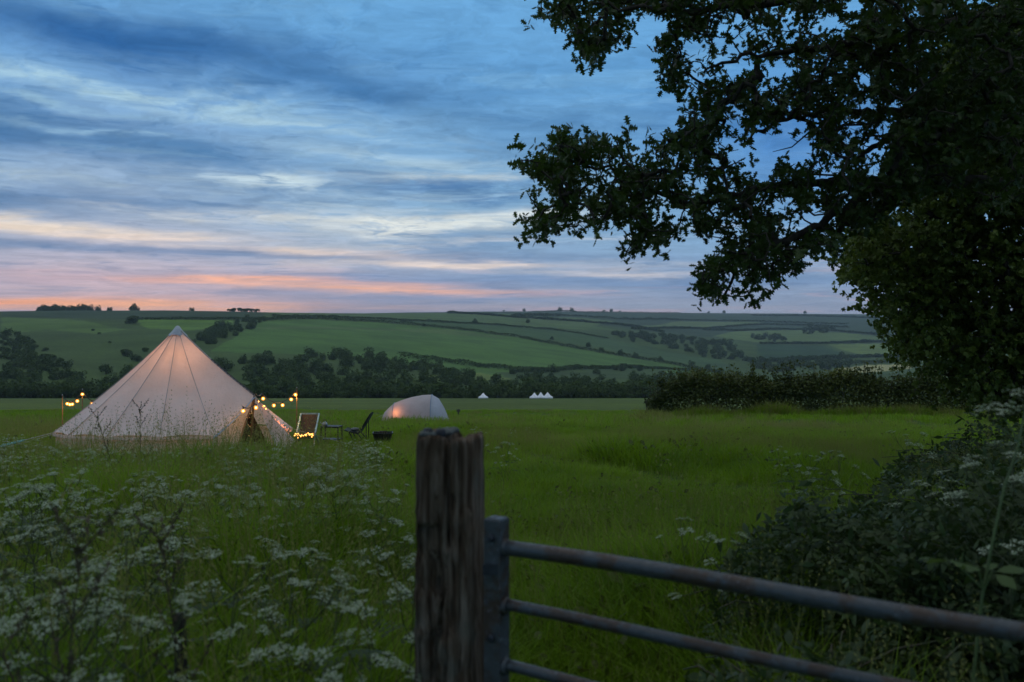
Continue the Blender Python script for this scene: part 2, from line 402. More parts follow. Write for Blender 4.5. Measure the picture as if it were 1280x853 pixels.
me.polygons.add(len(ls)); me.polygons.foreach_set('loop_start', ls)
me.polygons.foreach_set('use_smooth', np.ones(len(ls), bool)); me.update(calc_edges=True)
ca = me.attributes.new('field', 'FLOAT_COLOR', 'POINT')
cc = np.ones((len(verts), 4), np.float32); cc[:-1, :3] = colr.reshape(-1, 3); cc[-1, :3] = colr[0, 0]
ca.data.foreach_set('color', cc.ravel())
m, T = new_mat('ground_grass')
fc = T.node('ShaderNodeAttribute', out=0, attribute_name='field')
gp = T.node('ShaderNodeNewGeometry', out=0)
n1 = T.noise(gp, 0.012, 6, 0.65); n2 = T.noise(gp, 0.35, 6, 0.7); n3 = T.noise(gp, 6.0, 5, 0.7)
k1 = T.m('MULTIPLY', T.smooth(n1, .3, .7, .78, 1.22), T.smooth(n2, .3, .7, .80, 1.2))
k1 = T.m('MULTIPLY', k1, T.smooth(n3, .3, .7, .75, 1.25))
vm = T.node('ShaderNodeVectorMath', {0: fc, 1: T.xyz(k1, k1, k1)}, operation='MULTIPLY')
bp = T.node('ShaderNodeBump', {'Strength': 0.5, 'Height': T.m('ADD', n3, T.m('MULTIPLY', n2, 4.0)), 'Distance': 0.08})
out(T, T.node('ShaderNodeBsdfPrincipled', {'Base Color': vm, 'Roughness': 0.95, 'Specular IOR Level': 0.1, 'Normal': bp}))
me.materials.append(m)
ground_o = tag(link('ground', me), kind='structure')

# ------------------------------------------------------------ haze
hz = MB(); hz.box((-9400, -9400, float(gzz.min()) - 3), (9400, 9400, 110))
m, T = new_mat('haze_air')
v = T.node('ShaderNodeVolumePrincipled', {'Color': (0.70, 0.84, 1.0), 'Density': 0.00006, 'Anisotropy': 0.0})
o_ = T.n.new('ShaderNodeOutputMaterial'); T.l.new(v, o_.inputs[1])
tag(hz.build('haze', m), kind='stuff')

# ------------------------------------------------------------ far trees, hedges, woods
far_leaf = leaf_mat('far_foliage', (.026, .044, .012), (.070, .100, .022), 0.15, 0.8, True, 0.15, 0.1)
bark_far = simple('bark_far', (.05, .042, .032), (.03, .026, .022), 3, 0.9)
def crown_geo(n, w, h, base, lobes=7, size=0.11, seed=0):
    """leaf clumps (small faces) on and inside several lobes; unit crown of width w, height h"""
    r = np.random.default_rng(seed)
    lc = []
    for k in range(lobes):
        a = 2 * math.pi * k / lobes + r.uniform(-.4, .4); rad = r.uniform(.18, .34) * w if k else 0
        lc.append((rad * math.cos(a), rad * math.sin(a), base + h * r.uniform(.22, .78), w * r.uniform(.20, .32), h * r.uniform(.2, .30)))
    lc = np.array(lc); pick = r.integers(0, lobes, n); L = lc[pick]
    d = r.normal(size=(n, 3)); d /= np.linalg.norm(d, axis=1)[:, None]
    rad = r.uniform(.72, 1.06, n)[:, None]
    c = L[:, :3] + d * rad * np.stack([L[:, 3], L[:, 3], L[:, 4]], 1)
    nrm = d + r.normal(size=(n, 3)) * .55; nrm /= np.linalg.norm(nrm, axis=1)[:, None]
    t = np.cross(nrm, r.normal(size=(n, 3))); t /= np.linalg.norm(t, axis=1)[:, None]; b = np.cross(nrm, t)
    s = (size * w * r.uniform(.6, 1.3, n))[:, None]
    v = np.stack([c - t * s - b * s * .6, c + t * s - b * s * .5, c + b * s], 1).reshape(-1, 3)
    f = np.arange(3 * n).reshape(n, 3)
    rn = np.repeat(r.uniform(0, 1, n) * .6 + .4 * r.uniform(0, 1, lobes)[pick], 3)
    return v, f, rn
crowns = []
for k, (w, h, base) in enumerate([(10, 9.5, -.6), (8, 9, -.8), (12, 10, -.8), (7, 5.5, -.8), (9, 12, -.4)]):
    v, f, rn = crown_geo(1000, w, h, base, 8 + k % 3, .052, 10 + k)
    crowns.append((mesh_np('crown', v, f, far_leaf, rn), v, f, rn))
tr = MB(); tr.tube([(0, 0, -1), (0.1, 0, 2.2), (0, .1, 5)], [.34, .24, .12], 6)
far_trunk = tr.mesh('trunk', bark_far)
def far_tree(x, y, s, k, label, group, name='tree', cat='tree', sink=.2):
    t = empty(name, (x, y, gz(x, y) - sink), random.uniform(0, 6.28), s)
    tag(t, label, cat, group)
    link('crown', crowns[k][0], t)
    if k != 3: link('trunk', far_trunk, t)
    return t
def walk(pts, step):
    """resample a ground path"""
    pts = np.array(pts); seg = np.hypot(*np.diff(pts, axis=0).T); L = np.concatenate([[0], np.cumsum(seg)])
    s = np.arange(0, L[-1], step)
    return np.stack([np.interp(s, L, pts[:, 0]), np.interp(s, L, pts[:, 1])], 1)
def hedge_geo(path, w, h, per_m, size, seed, bump=.35):
    r = np.random.default_rng(seed); p = walk(path, 1.0 / per_m); n = len(p)
    hh = h * (1 + bump * (vnoise(p[:, 0], p[:, 1], 9, seed) - .4) * 2 + 1.4 * bump * np.clip(vnoise(p[:, 0], p[:, 1], 23, seed + 5) - .62, 0, 1) * 3)
    x = p[:, 0] + r.normal(0, w * .35, n); y = p[:, 1] + r.normal(0, w * .35, n)
    z = ground(x, y) + hh * r.uniform(0.02, 1, n) ** .6
    c = np.stack([x, y, z], 1); nrm = r.normal(size=(n, 3)); nrm[:, 2] += .8; nrm /= np.linalg.norm(nrm, axis=1)[:, None]
    t = np.cross(nrm, r.normal(size=(n, 3))); t /= np.linalg.norm(t, axis=1)[:, None]; b = np.cross(nrm, t)
    s = (size * r.uniform(.6, 1.3, n))[:, None]
    v = np.stack([c - t * s - b * s * .6, c + t * s - b * s * .5, c + b * s], 1).reshape(-1, 3)
    return v, np.arange(3 * n).reshape(n, 3), np.repeat(r.uniform(0, 1, n), 3)
HEDGES = [  # photograph line, width, height, label
    ([(330, 401), (400, 399), (470, 403), (560, 411), (650, 423), (760, 443), (840, 456), (905, 467)], 5, 4.5, 'long dark hedge running down the hillside above the big green field'),
    ([(165, 400), (250, 400), (330, 400)], 5, 3.5, 'hedge along the top of the small bright field above the bell tent'),
    ([(340, 397), (420, 397), (520, 402), (600, 406), (700, 414), (760, 424)], 5, 3.5, 'upper hedge running beside the long hedge on the hillside'),
    ([(165, 387.5), (240, 388), (330, 389)], 4, 3, 'low hedge on the left part of the skyline ridge'),
    ([(560, 392), (640, 397), (700, 401), (770, 406), (830, 416)], 8, 5, 'hedge beyond the pale field at the top of the middle hill'),
    ([(640, 396), (700, 395), (780, 400), (860, 401), (960, 403), (1060, 406)], 9, 6, 'far hedge under the horizon at the head of the valley'),
    ([(790, 412), (860, 411), (960, 406), (1060, 410)], 8, 5, 'hedge under the palest field across the valley'),
    ([(880, 413), (960, 412), (1040, 414), (1110, 420)], 8, 5, 'hedge above the long pale field across the valley'),
    ([(950, 430), (1030, 430), (1110, 428), (1150, 427)], 7, 5, 'hedge below the long pale field across the valley'),
    ([(950, 453), (1010, 450), (1060, 448), (1130, 446)], 8, 6, 'hedge below the dark field on the right of the valley'),
    ([(940, 462), (1000, 458), (1060, 456), (1150, 452)], 10, 7, 'thick hedge above the straw coloured strip'),
    ([(640, 466), (720, 462), (830, 462), (900, 466)], 6, 4, 'broken hedge at the foot of the big green field'),
    ([(500, 447), (560, 454), (640, 464), (700, 467)], 7, 5, 'dark line of scrub down the lower edge of the big green field'),
    ([(940, 395), (1020, 396), (1100, 398)], 10, 6, 'hedge on the far skyline right of the oak branches'),
    ([(480, 389.5), (600, 389.5), (720, 391), (850, 392)], 12, 6, 'thin dark hedge along the middle of the skyline'),
]
for k, (ln, w, h, lab) in enumerate(HEDGES):
    path = [hit(px, py, 600) for px, py in ln]
    L = sum(math.dist(path[i], path[i + 1]) for i in range(len(path) - 1))
    per = min(14, 9000 / L); sz = .75 if path[0][1] < 1700 else 1.5
    v, f, rn = hedge_geo(path, w, h, per, sz * 1.3, 40 + k)
    tag(link('hedge', mesh_np('hedge', v, f, far_leaf, rn)), lab, 'hedge', 'hedges on the hills across the valley')
# far woods, each one mass of crowns
def wood(label_name, spots, sc_lo, sc_hi, seed, kinds=(0, 1, 2, 4)):
    r = np.random.default_rng(seed); V = []; FF = []; RN = []; nb = 0
    small = []
    for (x, y) in spots:
        k = kinds[r.integers(0, len(kinds))]; v, f, rn = crowns[k][1:]
        m_ = 270 * 3; a = r.uniform(0, 6.28); s = r.uniform(sc_lo, sc_hi); st = r.integers(0, 3) * 1080
        vv = v[st:st + m_] ; c0 = np.cos(a); s0 = np.sin(a)
        cen = vv.reshape(-1, 3, 3).mean(1, keepdims=True)
        vv = (cen + (vv.reshape(-1, 3, 3) - cen) * 1.6).reshape(-1, 3)
        vv = np.stack([vv[:, 0] * c0 - vv[:, 1] * s0, vv[:, 0] * s0 + vv[:, 1] * c0, vv[:, 2]], 1) * s
        vv = vv + (x, y, gz(x, y) - .5)
        V.append(vv); FF.append(np.arange(len(vv)).reshape(-1, 3) + nb); nb += len(vv)
        RN.append(np.clip(rn[:len(vv)] * .6 + r.uniform(0, .4), 0, 1))
    return tag(link(label_name, mesh_np(label_name, np.vstack(V), np.vstack(FF), far_leaf, np.concatenate(RN))), kind='stuff')
def fill(poly, n, seed, dmin=600):
    pts = [hit(px, py, dmin) for px, py in poly]; pp = [(x / y, math.log(y)) for x, y in pts]
    us = [p[0] for p in pp]; vs_ = [p[1] for p in pp]; r = np.random.default_rng(seed); res = []
    while len(res) < n:
        u = r.uniform(min(us), max(us), 200); v = r.uniform(min(vs_), max(vs_), 200)
        for a, b in zip(u[in_poly(u, v, pp)], v[in_poly(u, v, pp)]): res.append((a * math.exp(b), math.exp(b)))
    return res[:n]
r = np.random.default_rng(3)
belt = [(u * d, d) for u, d in zip(r.uniform(-.62, .34, 330), r.uniform(498, 600, 330))]
wood('valley_wood', belt, .75, 1.15, 5)
wood('valley_wood', fill([(300, 452), (345, 450), (400, 441), (440, 443), (500, 449), (560, 462), (600, 474), (560, 486), (300, 488)], 150, 6), .8, 1.25, 7)
wood('valley_wood', fill([(0, 474), (110, 470), (200, 460), (300, 452), (300, 489), (0, 489)], 90, 62), .6, 1.05, 72)
wood('valley_wood', fill([(560, 480), (700, 478), (860, 478), (860, 492), (560, 492)], 60, 63), .6, 1.0, 73)
wood('valley_wood', fill([(560, 470), (700, 470), (880, 468), (960, 472), (960, 486), (560, 486)], 70, 61), .6, .95, 71)
wood('hillside_scrub', fill([(0, 418), (20, 420), (50, 432), (70, 446), (90, 462), (60, 475), (0, 478)], 110, 8), .8, 1.4, 9, (3, 3, 1))
wood('hillside_wood', fill([(235, 424), (262, 412), (300, 402), (325, 398), (334, 404), (300, 420), (262, 434), (240, 434)], 55, 10), .8, 1.15, 11)
wood('hillside_wood', fill([(755, 418), (800, 420), (860, 424), (915, 432), (935, 448), (900, 452), (850, 438), (790, 428)], 110, 12), 1.1, 1.7, 13)
wood('hillside_wood', fill([(938, 424), (945, 420), (975, 422), (985, 427), (950, 429)], 22, 14), 1.2, 1.8, 15)
wood('hillside_wood', fill([(930, 452), (1010, 452), (1050, 446), (1080, 450), (1060, 462), (960, 466)], 60, 16), 1.0, 1.6, 17)
wood('hillside_wood', fill([(1000, 418), (1040, 418), (1045, 411), (1010, 411)], 16, 18), 1.5, 2.2, 19)
# trees one can tell apart
def crest(px, lo=1300, hi=2600):
    d = np.linspace(lo, hi, 300); x = (px - 640) / F * d; e = (ground(x, d) - EYE) / d
    k = int(np.argmax(e)); return float(x[k]), float(d[k])
G1 = 'trees in the clump on the left skyline'
for i_ in range(15):
    x, y = crest(50 + i_ * 3.9); y += random.uniform(-6, 6)
    far_tree(x, y, random.uniform(1.7, 2.3), i_ % 3, 'dark rounded tree packed in the hilltop clump on the left skyline', G1, sink=5)
for px_, s, lab in [(112, 1.9, 'dark tree just right of the skyline clump, first of the loose three'), (122, 1.7, 'small upright tree in the middle of the loose three on the skyline'),
                    (137, 1.6, 'round tree at the right end of the loose three on the skyline'), (167, 2.2, 'flat topped tree on the skyline straight above the big hillside thorn bush'),
                    (240, 1.5, 'lone small round tree on the skyline above the bell tent peak')]:
    x, y = crest(px_); far_tree(x, y, s, 1 if s < 1.65 else 0, lab, None, sink=3)
for i_ in range(8):
    x, y = crest(284 + i_ * 5.2 + random.uniform(-2.5, 2.5))
    far_tree(x, y, random.uniform(1.2, 2.1), 3, 'low dark tree in the skyline thicket right of the bell tent peak', 'trees in the low skyline thicket')
for px_, py_, s, lab in [(166, 405, 2.9, 'big dark thorn bush standing alone high on the left hillside'), (158, 446, 1.8, 'dark bush on the left slope, left one of the pair behind the bell tent'),
                   (170, 452, 1.6, 'dark bush on the left slope, lower right one of the pair behind the bell tent'), (116, 414, .7, 'small upper bush on the open left slope'),
                   (124, 418, .6, 'small bush on the open left slope just below another'), (137, 429, .5, 'tiny lone bush in the middle of the left slope'),
                   (182, 440, 1.1, 'bush on the left slope close beside the edge of the bell tent')]:
    x, y = hit(px_, py_, 600); far_tree(x, y, s, 3, lab, None, 'bush', 'bush')
r2 = random.Random(4)
for px_ in range(-20, 815, 13):      # front row of the belt below the meadow
    d = r2.uniform(486, 497); x = (px_ + r2.uniform(-5, 5) - 640) / F * d
    far_tree(x, d, r2.uniform(.72, 1.08) * (1.0 if px_ < 480 else .8), r2.choice([0, 1, 2, 3]), 'dark bushy tree in the front row of the wood at the foot of the meadow', 'trees along the foot of the meadow')
for px_, py_, s in [(350, 398, 1.0), (378, 397, .7), (420, 400, .9), (505, 403, .8), (660, 404, 1.2), (594, 404, 1.2), (530, 408, .8), (690, 425, 1), (735, 434, 1.1), (752, 440, 1.2), (775, 444, 1.2), (795, 448, 1.2), (825, 452, 1.3), (865, 460, 1.4), (885, 462, 1.3)]:
    x, y = hit(px_, py_, 600); far_tree(x, y, s, r2.choice([0, 1]), 'dark hedgerow tree growing out of the hedges on the middle hillside', 'hedgerow trees on the middle hillside')
for px_, py_, s in [(462, 448, 1.2), (428, 444, 1.25), (690, 465, 1.1), (770, 463, 1.0), (778, 464, .9), (640, 468, .8), (800, 464, .9), (600, 478, .8), (586, 480, .9)]:
    x, y = hit(px_, py_, 600); far_tree(x, y, s, r2.choice([0, 1]), 'dark tree standing out at the foot of the big green field', 'trees at the foot of the big green field')
for px_, py_, s in [(700, 390, 2.8), (715, 390, 2.5), (755, 390.5, 2.6), (764, 390.5, 2.6), (775, 391, 2.4), (886, 392.5, 2.4), (905, 393, 2.2), (1006, 396, 2.2), (655, 389.5, 2), (630, 389.5, 2)]:
    x, y = crest(px_, 2500, 6000); far_tree(x, y, s, r2.choice([0, 1, 3]), 'tiny dark tree on the far skyline at the head of the valley', 'trees on the far skyline')
# ------------------------------------------------------------ bell tent
def canvas_mat(name, c, trans=0.4, warm=(.9, .62, .42)):
    m, T = new_mat(name)
    co = T.node('ShaderNodeTexCoord', out=3)
    n = T.noise(co, 1.6, 6, .6); w = T.noise(T.node('ShaderNodeVectorMath', {0: co, 1: (6, 6, 1)}, operation='MULTIPLY'), 3, 4)
    cc = T.mix(T.smooth(n, .35, .65), tuple(x * .87 for x in c), c)
    b = T.node('ShaderNodeBump', {'Strength': .6, 'Height': T.m('ADD', n, T.m('MULTIPLY', w, .3)), 'Distance': .09})
    p = T.node('ShaderNodeBsdfPrincipled', {'Base Color': cc, 'Roughness': .85, 'Specular IOR Level': .15, 'Normal': b})
    t = T.node('ShaderNodeBsdfTranslucent', {'Color': warm, 'Normal': b})
    out(T, T.node('ShaderNodeMixShader', {0: trans, 1: p, 2: t})); return m
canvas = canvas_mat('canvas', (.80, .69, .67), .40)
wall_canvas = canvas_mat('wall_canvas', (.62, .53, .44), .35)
cap_mat = simple('cap_canvas', (.36, .38, .42), (.28, .30, .34), 5, .8)
seam_mat = simple('seam', (.36, .32, .31), (.26, .24, .24), 20, .8)
rope_mat = simple('rope', (.42, .40, .36), (.32, .30, .27), 30, .9)
teal_rope = simple('teal_rope', (.10, .42, .46), (.16, .48, .50), 30, .8)
wood_mat = simple('pole_wood', (.22, .12, .06), (.14, .08, .04), 6, .7, stretch=(1, 1, .1))
steel = simple('galvanised', (.38, .39, .40), (.28, .29, .30), 9, .45, .7)
groundsheet = simple('groundsheet', (.10, .08, .06), (.07, .055, .045), 4, .8)

BC = Vector(((222 - 640) / F * 19.2, 19.2, 0)); RT = 2.34
def bz(x, y): return -.965 - .07 * (y - 19.2)       # tilted ground plane below the tent
ZA = EYE - 10 / F * 19.2; APX = Vector((BC.x, BC.y, ZA))
def ring(a, r=RT): return (BC.x + r * math.cos(R(a)), BC.y - r * math.sin(R(a)))
def eave_pt(a):
    x, y = ring(a); return Vector((x, y, bz(x, y) + .36 - .015 * math.cos(R((a - 54) * 16))))
AL, AR, AD = 54.0, 5.0, 30.0          # eave ends either side of the doorway, and the doorway's direction
pk = ring(AD, 2.21); PEAK = Vector((pk[0], pk[1], EYE - 95 / F * 18.1))
bt = empty('bell_tent', (BC.x, BC.y, gz(BC.x, BC.y)))
tag(bt, 'large cream canvas bell tent glowing warmly near its peak, open at the right', 'tent')
bt_inv = Vector(bt.location)
def tl(p): return Vector(p) - bt_inv
# angles of the seams, going round away from the door
ANG = [AR] + list(np.linspace(AR, AL - 360, 14))[1:]
def edge_at(a):
    return eave_pt(a)
def panel(e0, e1, name='roof_panel', sag=.055, mat=None):
    m_ = MB(); n, k = 22, 10; vs = []
    for i in range(n + 1):
        t = i / n
        for j in range(k + 1):
            s = j / k; e = e0.lerp(e1, s)
            p = APX.lerp(e, t)
            inward = (Vector((APX.x, APX.y, p.z - .6)) - p).normalized()
            p = p + inward * (sag * math.sin(math.pi * s) * math.sin(math.pi * min(1, t * 1.02)) + .10 * math.sin(math.pi * t) * .6)
            p = p + inward * (.020 * math.sin(s * 9 + e0.x * 7 + t * 3) * t * t + .010 * math.sin(t * 17 + e0.y * 5 + s * 2) * math.sin(math.pi * s))
            if i == n: p.z += .035 * math.sin(math.pi * s)
            vs.append(tl(p))
    fs = [(i * (k + 1) + j, i * (k + 1) + j + 1, (i + 1) * (k + 1) + j + 1, (i + 1) * (k + 1) + j) for i in range(n) for j in range(k)]
    m_.add(vs, fs); return m_.build(name, mat or canvas, bt, True)
def seam_line(e, r=.0055, name='seam'):
    m_ = MB(); pts = []
    for i in range(13):
        t = .05 + .95 * i / 12; p = APX.lerp(e, t)
        inward = (Vector((APX.x, APX.y, p.z - .6)) - p).normalized()
        pts.append(tl(p + inward * (.06 * math.sin(math.pi * t) - .006)))
    m_.tube(pts, r, 5); return m_.build(name, seam_mat, bt)
for i in range(len(ANG) - 1):
    panel(eave_pt(ANG[i]), eave_pt(ANG[i + 1]))
    seam_line(eave_pt(ANG[i + 1]))
seam_line(eave_pt(AR))
# the two roof panels that rise to the door peak
def ruled(a, b, c, n=12, k=8, sag=.04):
    """triangle apex a, edge b-c as canvas"""
    vs = []
    for i in range(n + 1):
        t = i / n
        for j in range(k + 1):
            s = j / k; p = a.lerp(b.lerp(c, s), t)
            p.z -= sag * math.sin(math.pi * t) * (1.0) * 1.2 + sag * math.sin(math.pi * s) * t * .6; vs.append(tl(p))
    return vs, [(i * (k + 1) + j, i * (k + 1) + j + 1, (i + 1) * (k + 1) + j + 1, (i + 1) * (k + 1) + j) for i in range(n) for j in range(k)]
for e in (eave_pt(AL), eave_pt(AR)):
    m_ = MB(); m_.add(*ruled(APX, PEAK, e)); m_.build('porch_roof_panel', canvas, bt, True)
m_ = MB(); m_.tube([tl(APX.lerp(PEAK, t) - Vector((0, 0, .05 * math.sin(math.pi * t) - .008))) for t in np.linspace(.05, 1, 12)], .016, 5); m_.build('ridge_seam', seam_mat, bt)
# blueish binding along the porch edges
blue_bind = simple('binding', (.30, .40, .55), (.24, .32, .45), 10, .7)
m_ = MB(); E1 = eave_pt(AL); m_.tube([tl(PEAK.lerp(E1, t) + Vector((0, -.01, -.03 - .04 * math.sin(math.pi * t)))) for t in np.linspace(0, 1, 9)], .022, 6); m_.build('edge_binding', blue_bind, bt)
m_ = MB(); E2 = eave_pt(AR); m_.tube([tl(PEAK.lerp(E2, t) + Vector((.01, -.01, -.02 - .05 * math.sin(math.pi * t)))) for t in np.linspace(0, 1, 9)], .02, 6); m_.build('edge_binding', wall_canvas, bt)
# cap at the top
m_ = MB(); vs = [tl(APX + Vector((0, 0, .05)))]; N = 24
for k, (rr_, dz) in enumerate([(.04, .0), (.11, -.10), (.185, -.175)]):
    for i in range(N):
        a = 2 * math.pi * i / N; w_ = .035 * (i % 4 == 0) * k / 2
        vs.append(tl(APX + Vector((math.cos(a) * (rr_ + w_), math.sin(a) * (rr_ + w_), dz + .03 - (w_ * .8)))))
fs = [(0, 1 + i, 1 + (i + 1) % N) for i in range(N)] + [(1 + k * N + i, 1 + (k + 1) * N + i, 1 + (k + 1) * N + (i + 1) % N, 1 + k * N + (i + 1) % N) for k in range(2) for i in range(N)]
m_.add(vs, fs); m_.build('apex_cap', cap_mat, bt, True)
# walls
for i in range(len(ANG) - 1):
    m_ = MB(); a0, a1 = ANG[i], ANG[i + 1]; vs = []; k = 4
    for j in range(k + 1):
        a = a0 + (a1 - a0) * j / k; e = eave_pt(a0).lerp(eave_pt(a1), j / k)
        off = .05 + .02 * math.sin(j * 2.1); x = BC.x + (e.x - BC.x) * (1 - off / RT); y = BC.y + (e.y - BC.y) * (1 - off / RT)
        vs += [tl((x, y, e.z - .005)), tl((x, y, gz(x, y) - .06))]
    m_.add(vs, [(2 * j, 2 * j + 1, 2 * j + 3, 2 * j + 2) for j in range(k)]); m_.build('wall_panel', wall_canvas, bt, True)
    m_ = MB(); p0, p1 = eave_pt(a0), eave_pt(a1); m_.add([tl(p0 * 1), tl(p1 * 1), tl(p1 - Vector((0, 0, .055))), tl(p0 - Vector((0, 0, .055)))], [(0, 1, 2, 3)]); m_.build('valance', canvas, bt)
# doorway: panels either side and a rolled back flap
def ringg(a, r=RT): x, y = ring(a, r); return Vector((x, y, gz(x, y) - .05))
DL, DR = ringg(46, 2.42), ringg(12.5, 2.46)
def tri_sheet(pts, name, mat, n=6):
    m_ = MB(); a, b, c = pts; vs = []; idx = {}
    for i in range(n + 1):
        for j in range(n + 1 - i):
            p = a + (b - a) * (i / n) + (c - a) * (j / n)
            p = p + Vector((0, -.03 * math.sin(i * 1.7) * (n - i) / n, 0)); idx[i, j] = len(vs); vs.append(tl(p))
    fs = []
    for i in range(n):
        for j in range(n - i):
            fs.append((idx[i, j], idx[i + 1, j], idx[i, j + 1]))
            if i + j < n - 1: fs.append((idx[i + 1, j], idx[i + 1, j + 1], idx[i, j + 1]))
    m_.add(vs, fs); return m_.build(name, mat, bt, True)
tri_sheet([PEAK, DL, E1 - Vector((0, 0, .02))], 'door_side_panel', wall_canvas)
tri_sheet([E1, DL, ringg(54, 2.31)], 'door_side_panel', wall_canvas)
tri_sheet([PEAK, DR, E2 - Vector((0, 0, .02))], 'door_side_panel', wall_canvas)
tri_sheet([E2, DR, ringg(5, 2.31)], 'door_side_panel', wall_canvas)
shade_sheet = simple('doorway_shade_sheet', (.070, .030, .014), (.045, .020, .010), 5, .9)  # dark sheet set behind the opening in place of the tent's shaded interior
q0 = PEAK + (Vector((BC.x, BC.y, PEAK.z)) - PEAK) * .16; q1 = DL + (Vector((BC.x, BC.y, DL.z)) - DL) * .12; q2 = DR + (Vector((BC.x, BC.y, DR.z)) - DR) * .12
tag(tri_sheet([q0 + Vector((0, 0, .06)), q1, q2], 'doorway_shade_sheet', shade_sheet), 'dark brown sheet standing in for the shade inside the doorway')
# flap pulled outwards on the right of the doorway
fo = Vector((DR.x + .02, DR.y - .50, DR.z)); tag(tri_sheet([PEAK - Vector((0, 0, .05)), fo, Vector((DR.x + .22, DR.y - .15, DR.z + .3))], 'door_flap', canvas), 'pale door flap pegged outwards')
m_ = MB(); m_.tube([tl(PEAK), tl(DL + Vector((.02, .02, 0)))], .02, 6); m_.build('door_pole', wood_mat, bt)
m_ = MB(); m_.tube([tl(PEAK), tl(DR + Vector((-.02, .02, 0)))], .02, 6); m_.build('door_pole', wood_mat, bt)
m_ = MB(); c0 = Vector((PEAK.x - .12, PEAK.y + .1, 0)); c0.z = gz(c0.x, c0.y); m_.tube([tl(PEAK - Vector((.02, -.04, .04))), tl(c0)], .022, 6); m_.build('door_upright', wood_mat, bt)
m_ = MB(); m_.tube([tl((BC.x, BC.y, gz(BC.x, BC.y))), tl(APX)], .028, 8); m_.build('centre_pole', steel, bt)
m_ = MB(); m_.add([tl((*ring(a, 2.28), gz(*ring(a, 2.28)) + .04)) for a in range(0, 360, 15)], [tuple(range(24))]); m_.build('groundsheet', groundsheet, bt)
# guy ropes and pegs
peg_mat = simple('peg_metal', (.2, .2, .2), (.12, .12, .12), 10, .5, .6)
def guy(e, gpt, mat=None, r=.006, sagz=.02):
    m_ = MB(); m_.tube([tl(e.lerp(gpt, t) - Vector((0, 0, sagz * math.sin(math.pi * t)))) for t in np.linspace(0, 1, 7)], r, 5); g_ = m_.build('guy_rope', mat or rope_mat, bt)
    m_ = MB(); d = (e - gpt).normalized(); m_.tube([tl(gpt + Vector((0, 0, -.12)) + d * .0), tl(gpt - Vector((d.x, d.y, 0)) * .03 + Vector((0, 0, .05)))], .008, 5); m_.build('peg', peg_mat, bt)
for a in ANG[1:-1:2]:
    e = eave_pt(a); x, y = ring(a, 3.9)
    if a > -165: guy(e, Vector((x, y, gz(x, y))))
x, y = -9.95, 17.35; guy(eave_pt(182), Vector((x, y, gz(x, y) + .05)), None, .010)
gl = P(-30, 566, 15.9); gl.z = max(gl.z, gz(gl.x, gl.y)); e_ = eave_pt(170); m_ = MB()
m_.tube([tl(e_.lerp(gl, t)) for t in np.linspace(.45, 1, 6)], .022, 6); tag(m_.build('guy_rope', teal_rope, bt), 'thick teal guy rope running out of the left edge of the picture')
m_ = MB(); m_.tube([tl(e_), tl(e_.lerp(gl, .5))], .010, 6); m_.build('guy_rope', rope_mat, bt)
gf = Vector((PEAK.x + .95, PEAK.y - 1.6, 0)); gf.z = gz(gf.x, gf.y); guy(PEAK, gf, None, .006)
gf = Vector((PEAK.x - .2, PEAK.y - 2.0, 0)); gf.z = gz(gf.x, gf.y); guy(eave_pt(54), gf, None, .006)

# ------------------------------------------------------------ lamps
bulb_hot = emit('bulb_filament', (1, .52, .15), 15)
mglass, T = new_mat('bulb_glass')
out(T, T.node('ShaderNodeAddShader', {0: T.node('ShaderNodeBsdfTransparent', {0: (.95, .8, .6)}), 1: T.node('ShaderNodeEmission', {0: (1, .36, .05), 1: .55})}))
cable_mat = simple('cable', (.03, .028, .025), (.02, .02, .02), 9, .6)
def catenary(a, b, sag, n):
    return [a.lerp(b, t) - Vector((0, 0, sag * 4 * t * (1 - t))) for t in np.linspace(0, 1, n)]
def bulb_mesh():
    a = MB(); a.sphere((0, 0, -.075), .017, 8, 6); h = a.mesh('bulb_filament', bulb_hot, True)
    b = MB(); b.sphere((0, 0, -.075), .042, 12, 8); g = b.mesh('bulb_glass', mglass, True)
    c = MB(); c.tube([(0, 0, 0), (0, 0, -.04)], .014, 8); s = c.mesh('bulb_socket', cable_mat)
    return h, g, s
BH, BG, BS = bulb_mesh()
def festoon(pts_list, bulbs, label, group=None):
    st = empty('string_lights', pts_list[0][0]); o = Vector(st.location); tag(st, label, 'string lights', group)
    m_ = MB()
    for pts in pts_list: m_.tube([Vector(p) - o for p in pts], .009, 5)
    m_.build('cable', cable_mat, st)
    for i, b in enumerate(bulbs):
        s = link('bulb', BS, st, Vector(b) - o); link('bulb_glass', BG, s); link('bulb_filament', BH, s)
        if i % 2 == 0:
            ld = bpy.data.lights.new('bulb_light', 'POINT'); ld.energy = 2.4; ld.color = (1, .5, .16); ld.shadow_soft_size = .03
            lo = bpy.data.objects.new('bulb_light', ld); COL.objects.link(lo); lo.parent = s; lo.location = (0, 0, -.13)
    return st
pr_top = P(371, 487, 20.6); pl_top = P(103, 489, 21.5); pl2_top = P(78, 496, 22.0)
def light_pole(top, lab):
    g = gz(top.x, top.y); b = MB(); b.tube([(0, 0, -.1), (0, 0, top.z - g + .03)], [.014, .010], 7)
    t = empty('light_pole', (top.x, top.y, g)); tag(t, lab, 'pole', 'wooden poles holding up the bulbs'); b.build('shaft', wood_mat, t)
    c = MB(); c.sphere((0, 0, top.z - g + .04), .014, 8, 6); c.build('knob', steel, t)
light_pole(pr_top, 'thin wooden pole holding the string of bulbs right of the bell tent')
light_pole(pl_top, 'thin pole nearest the left slope of the bell tent, with a bright bulb on top')
light_pole(pl2_top, 'thin leftmost pole of the garland behind the bell tent')
pm = P(327, 492, 19.4)
c1 = catenary(pm, pr_top, .24, 25); c0_ = catenary(PEAK + Vector((0, .05, .05)), pm, .05, 8)
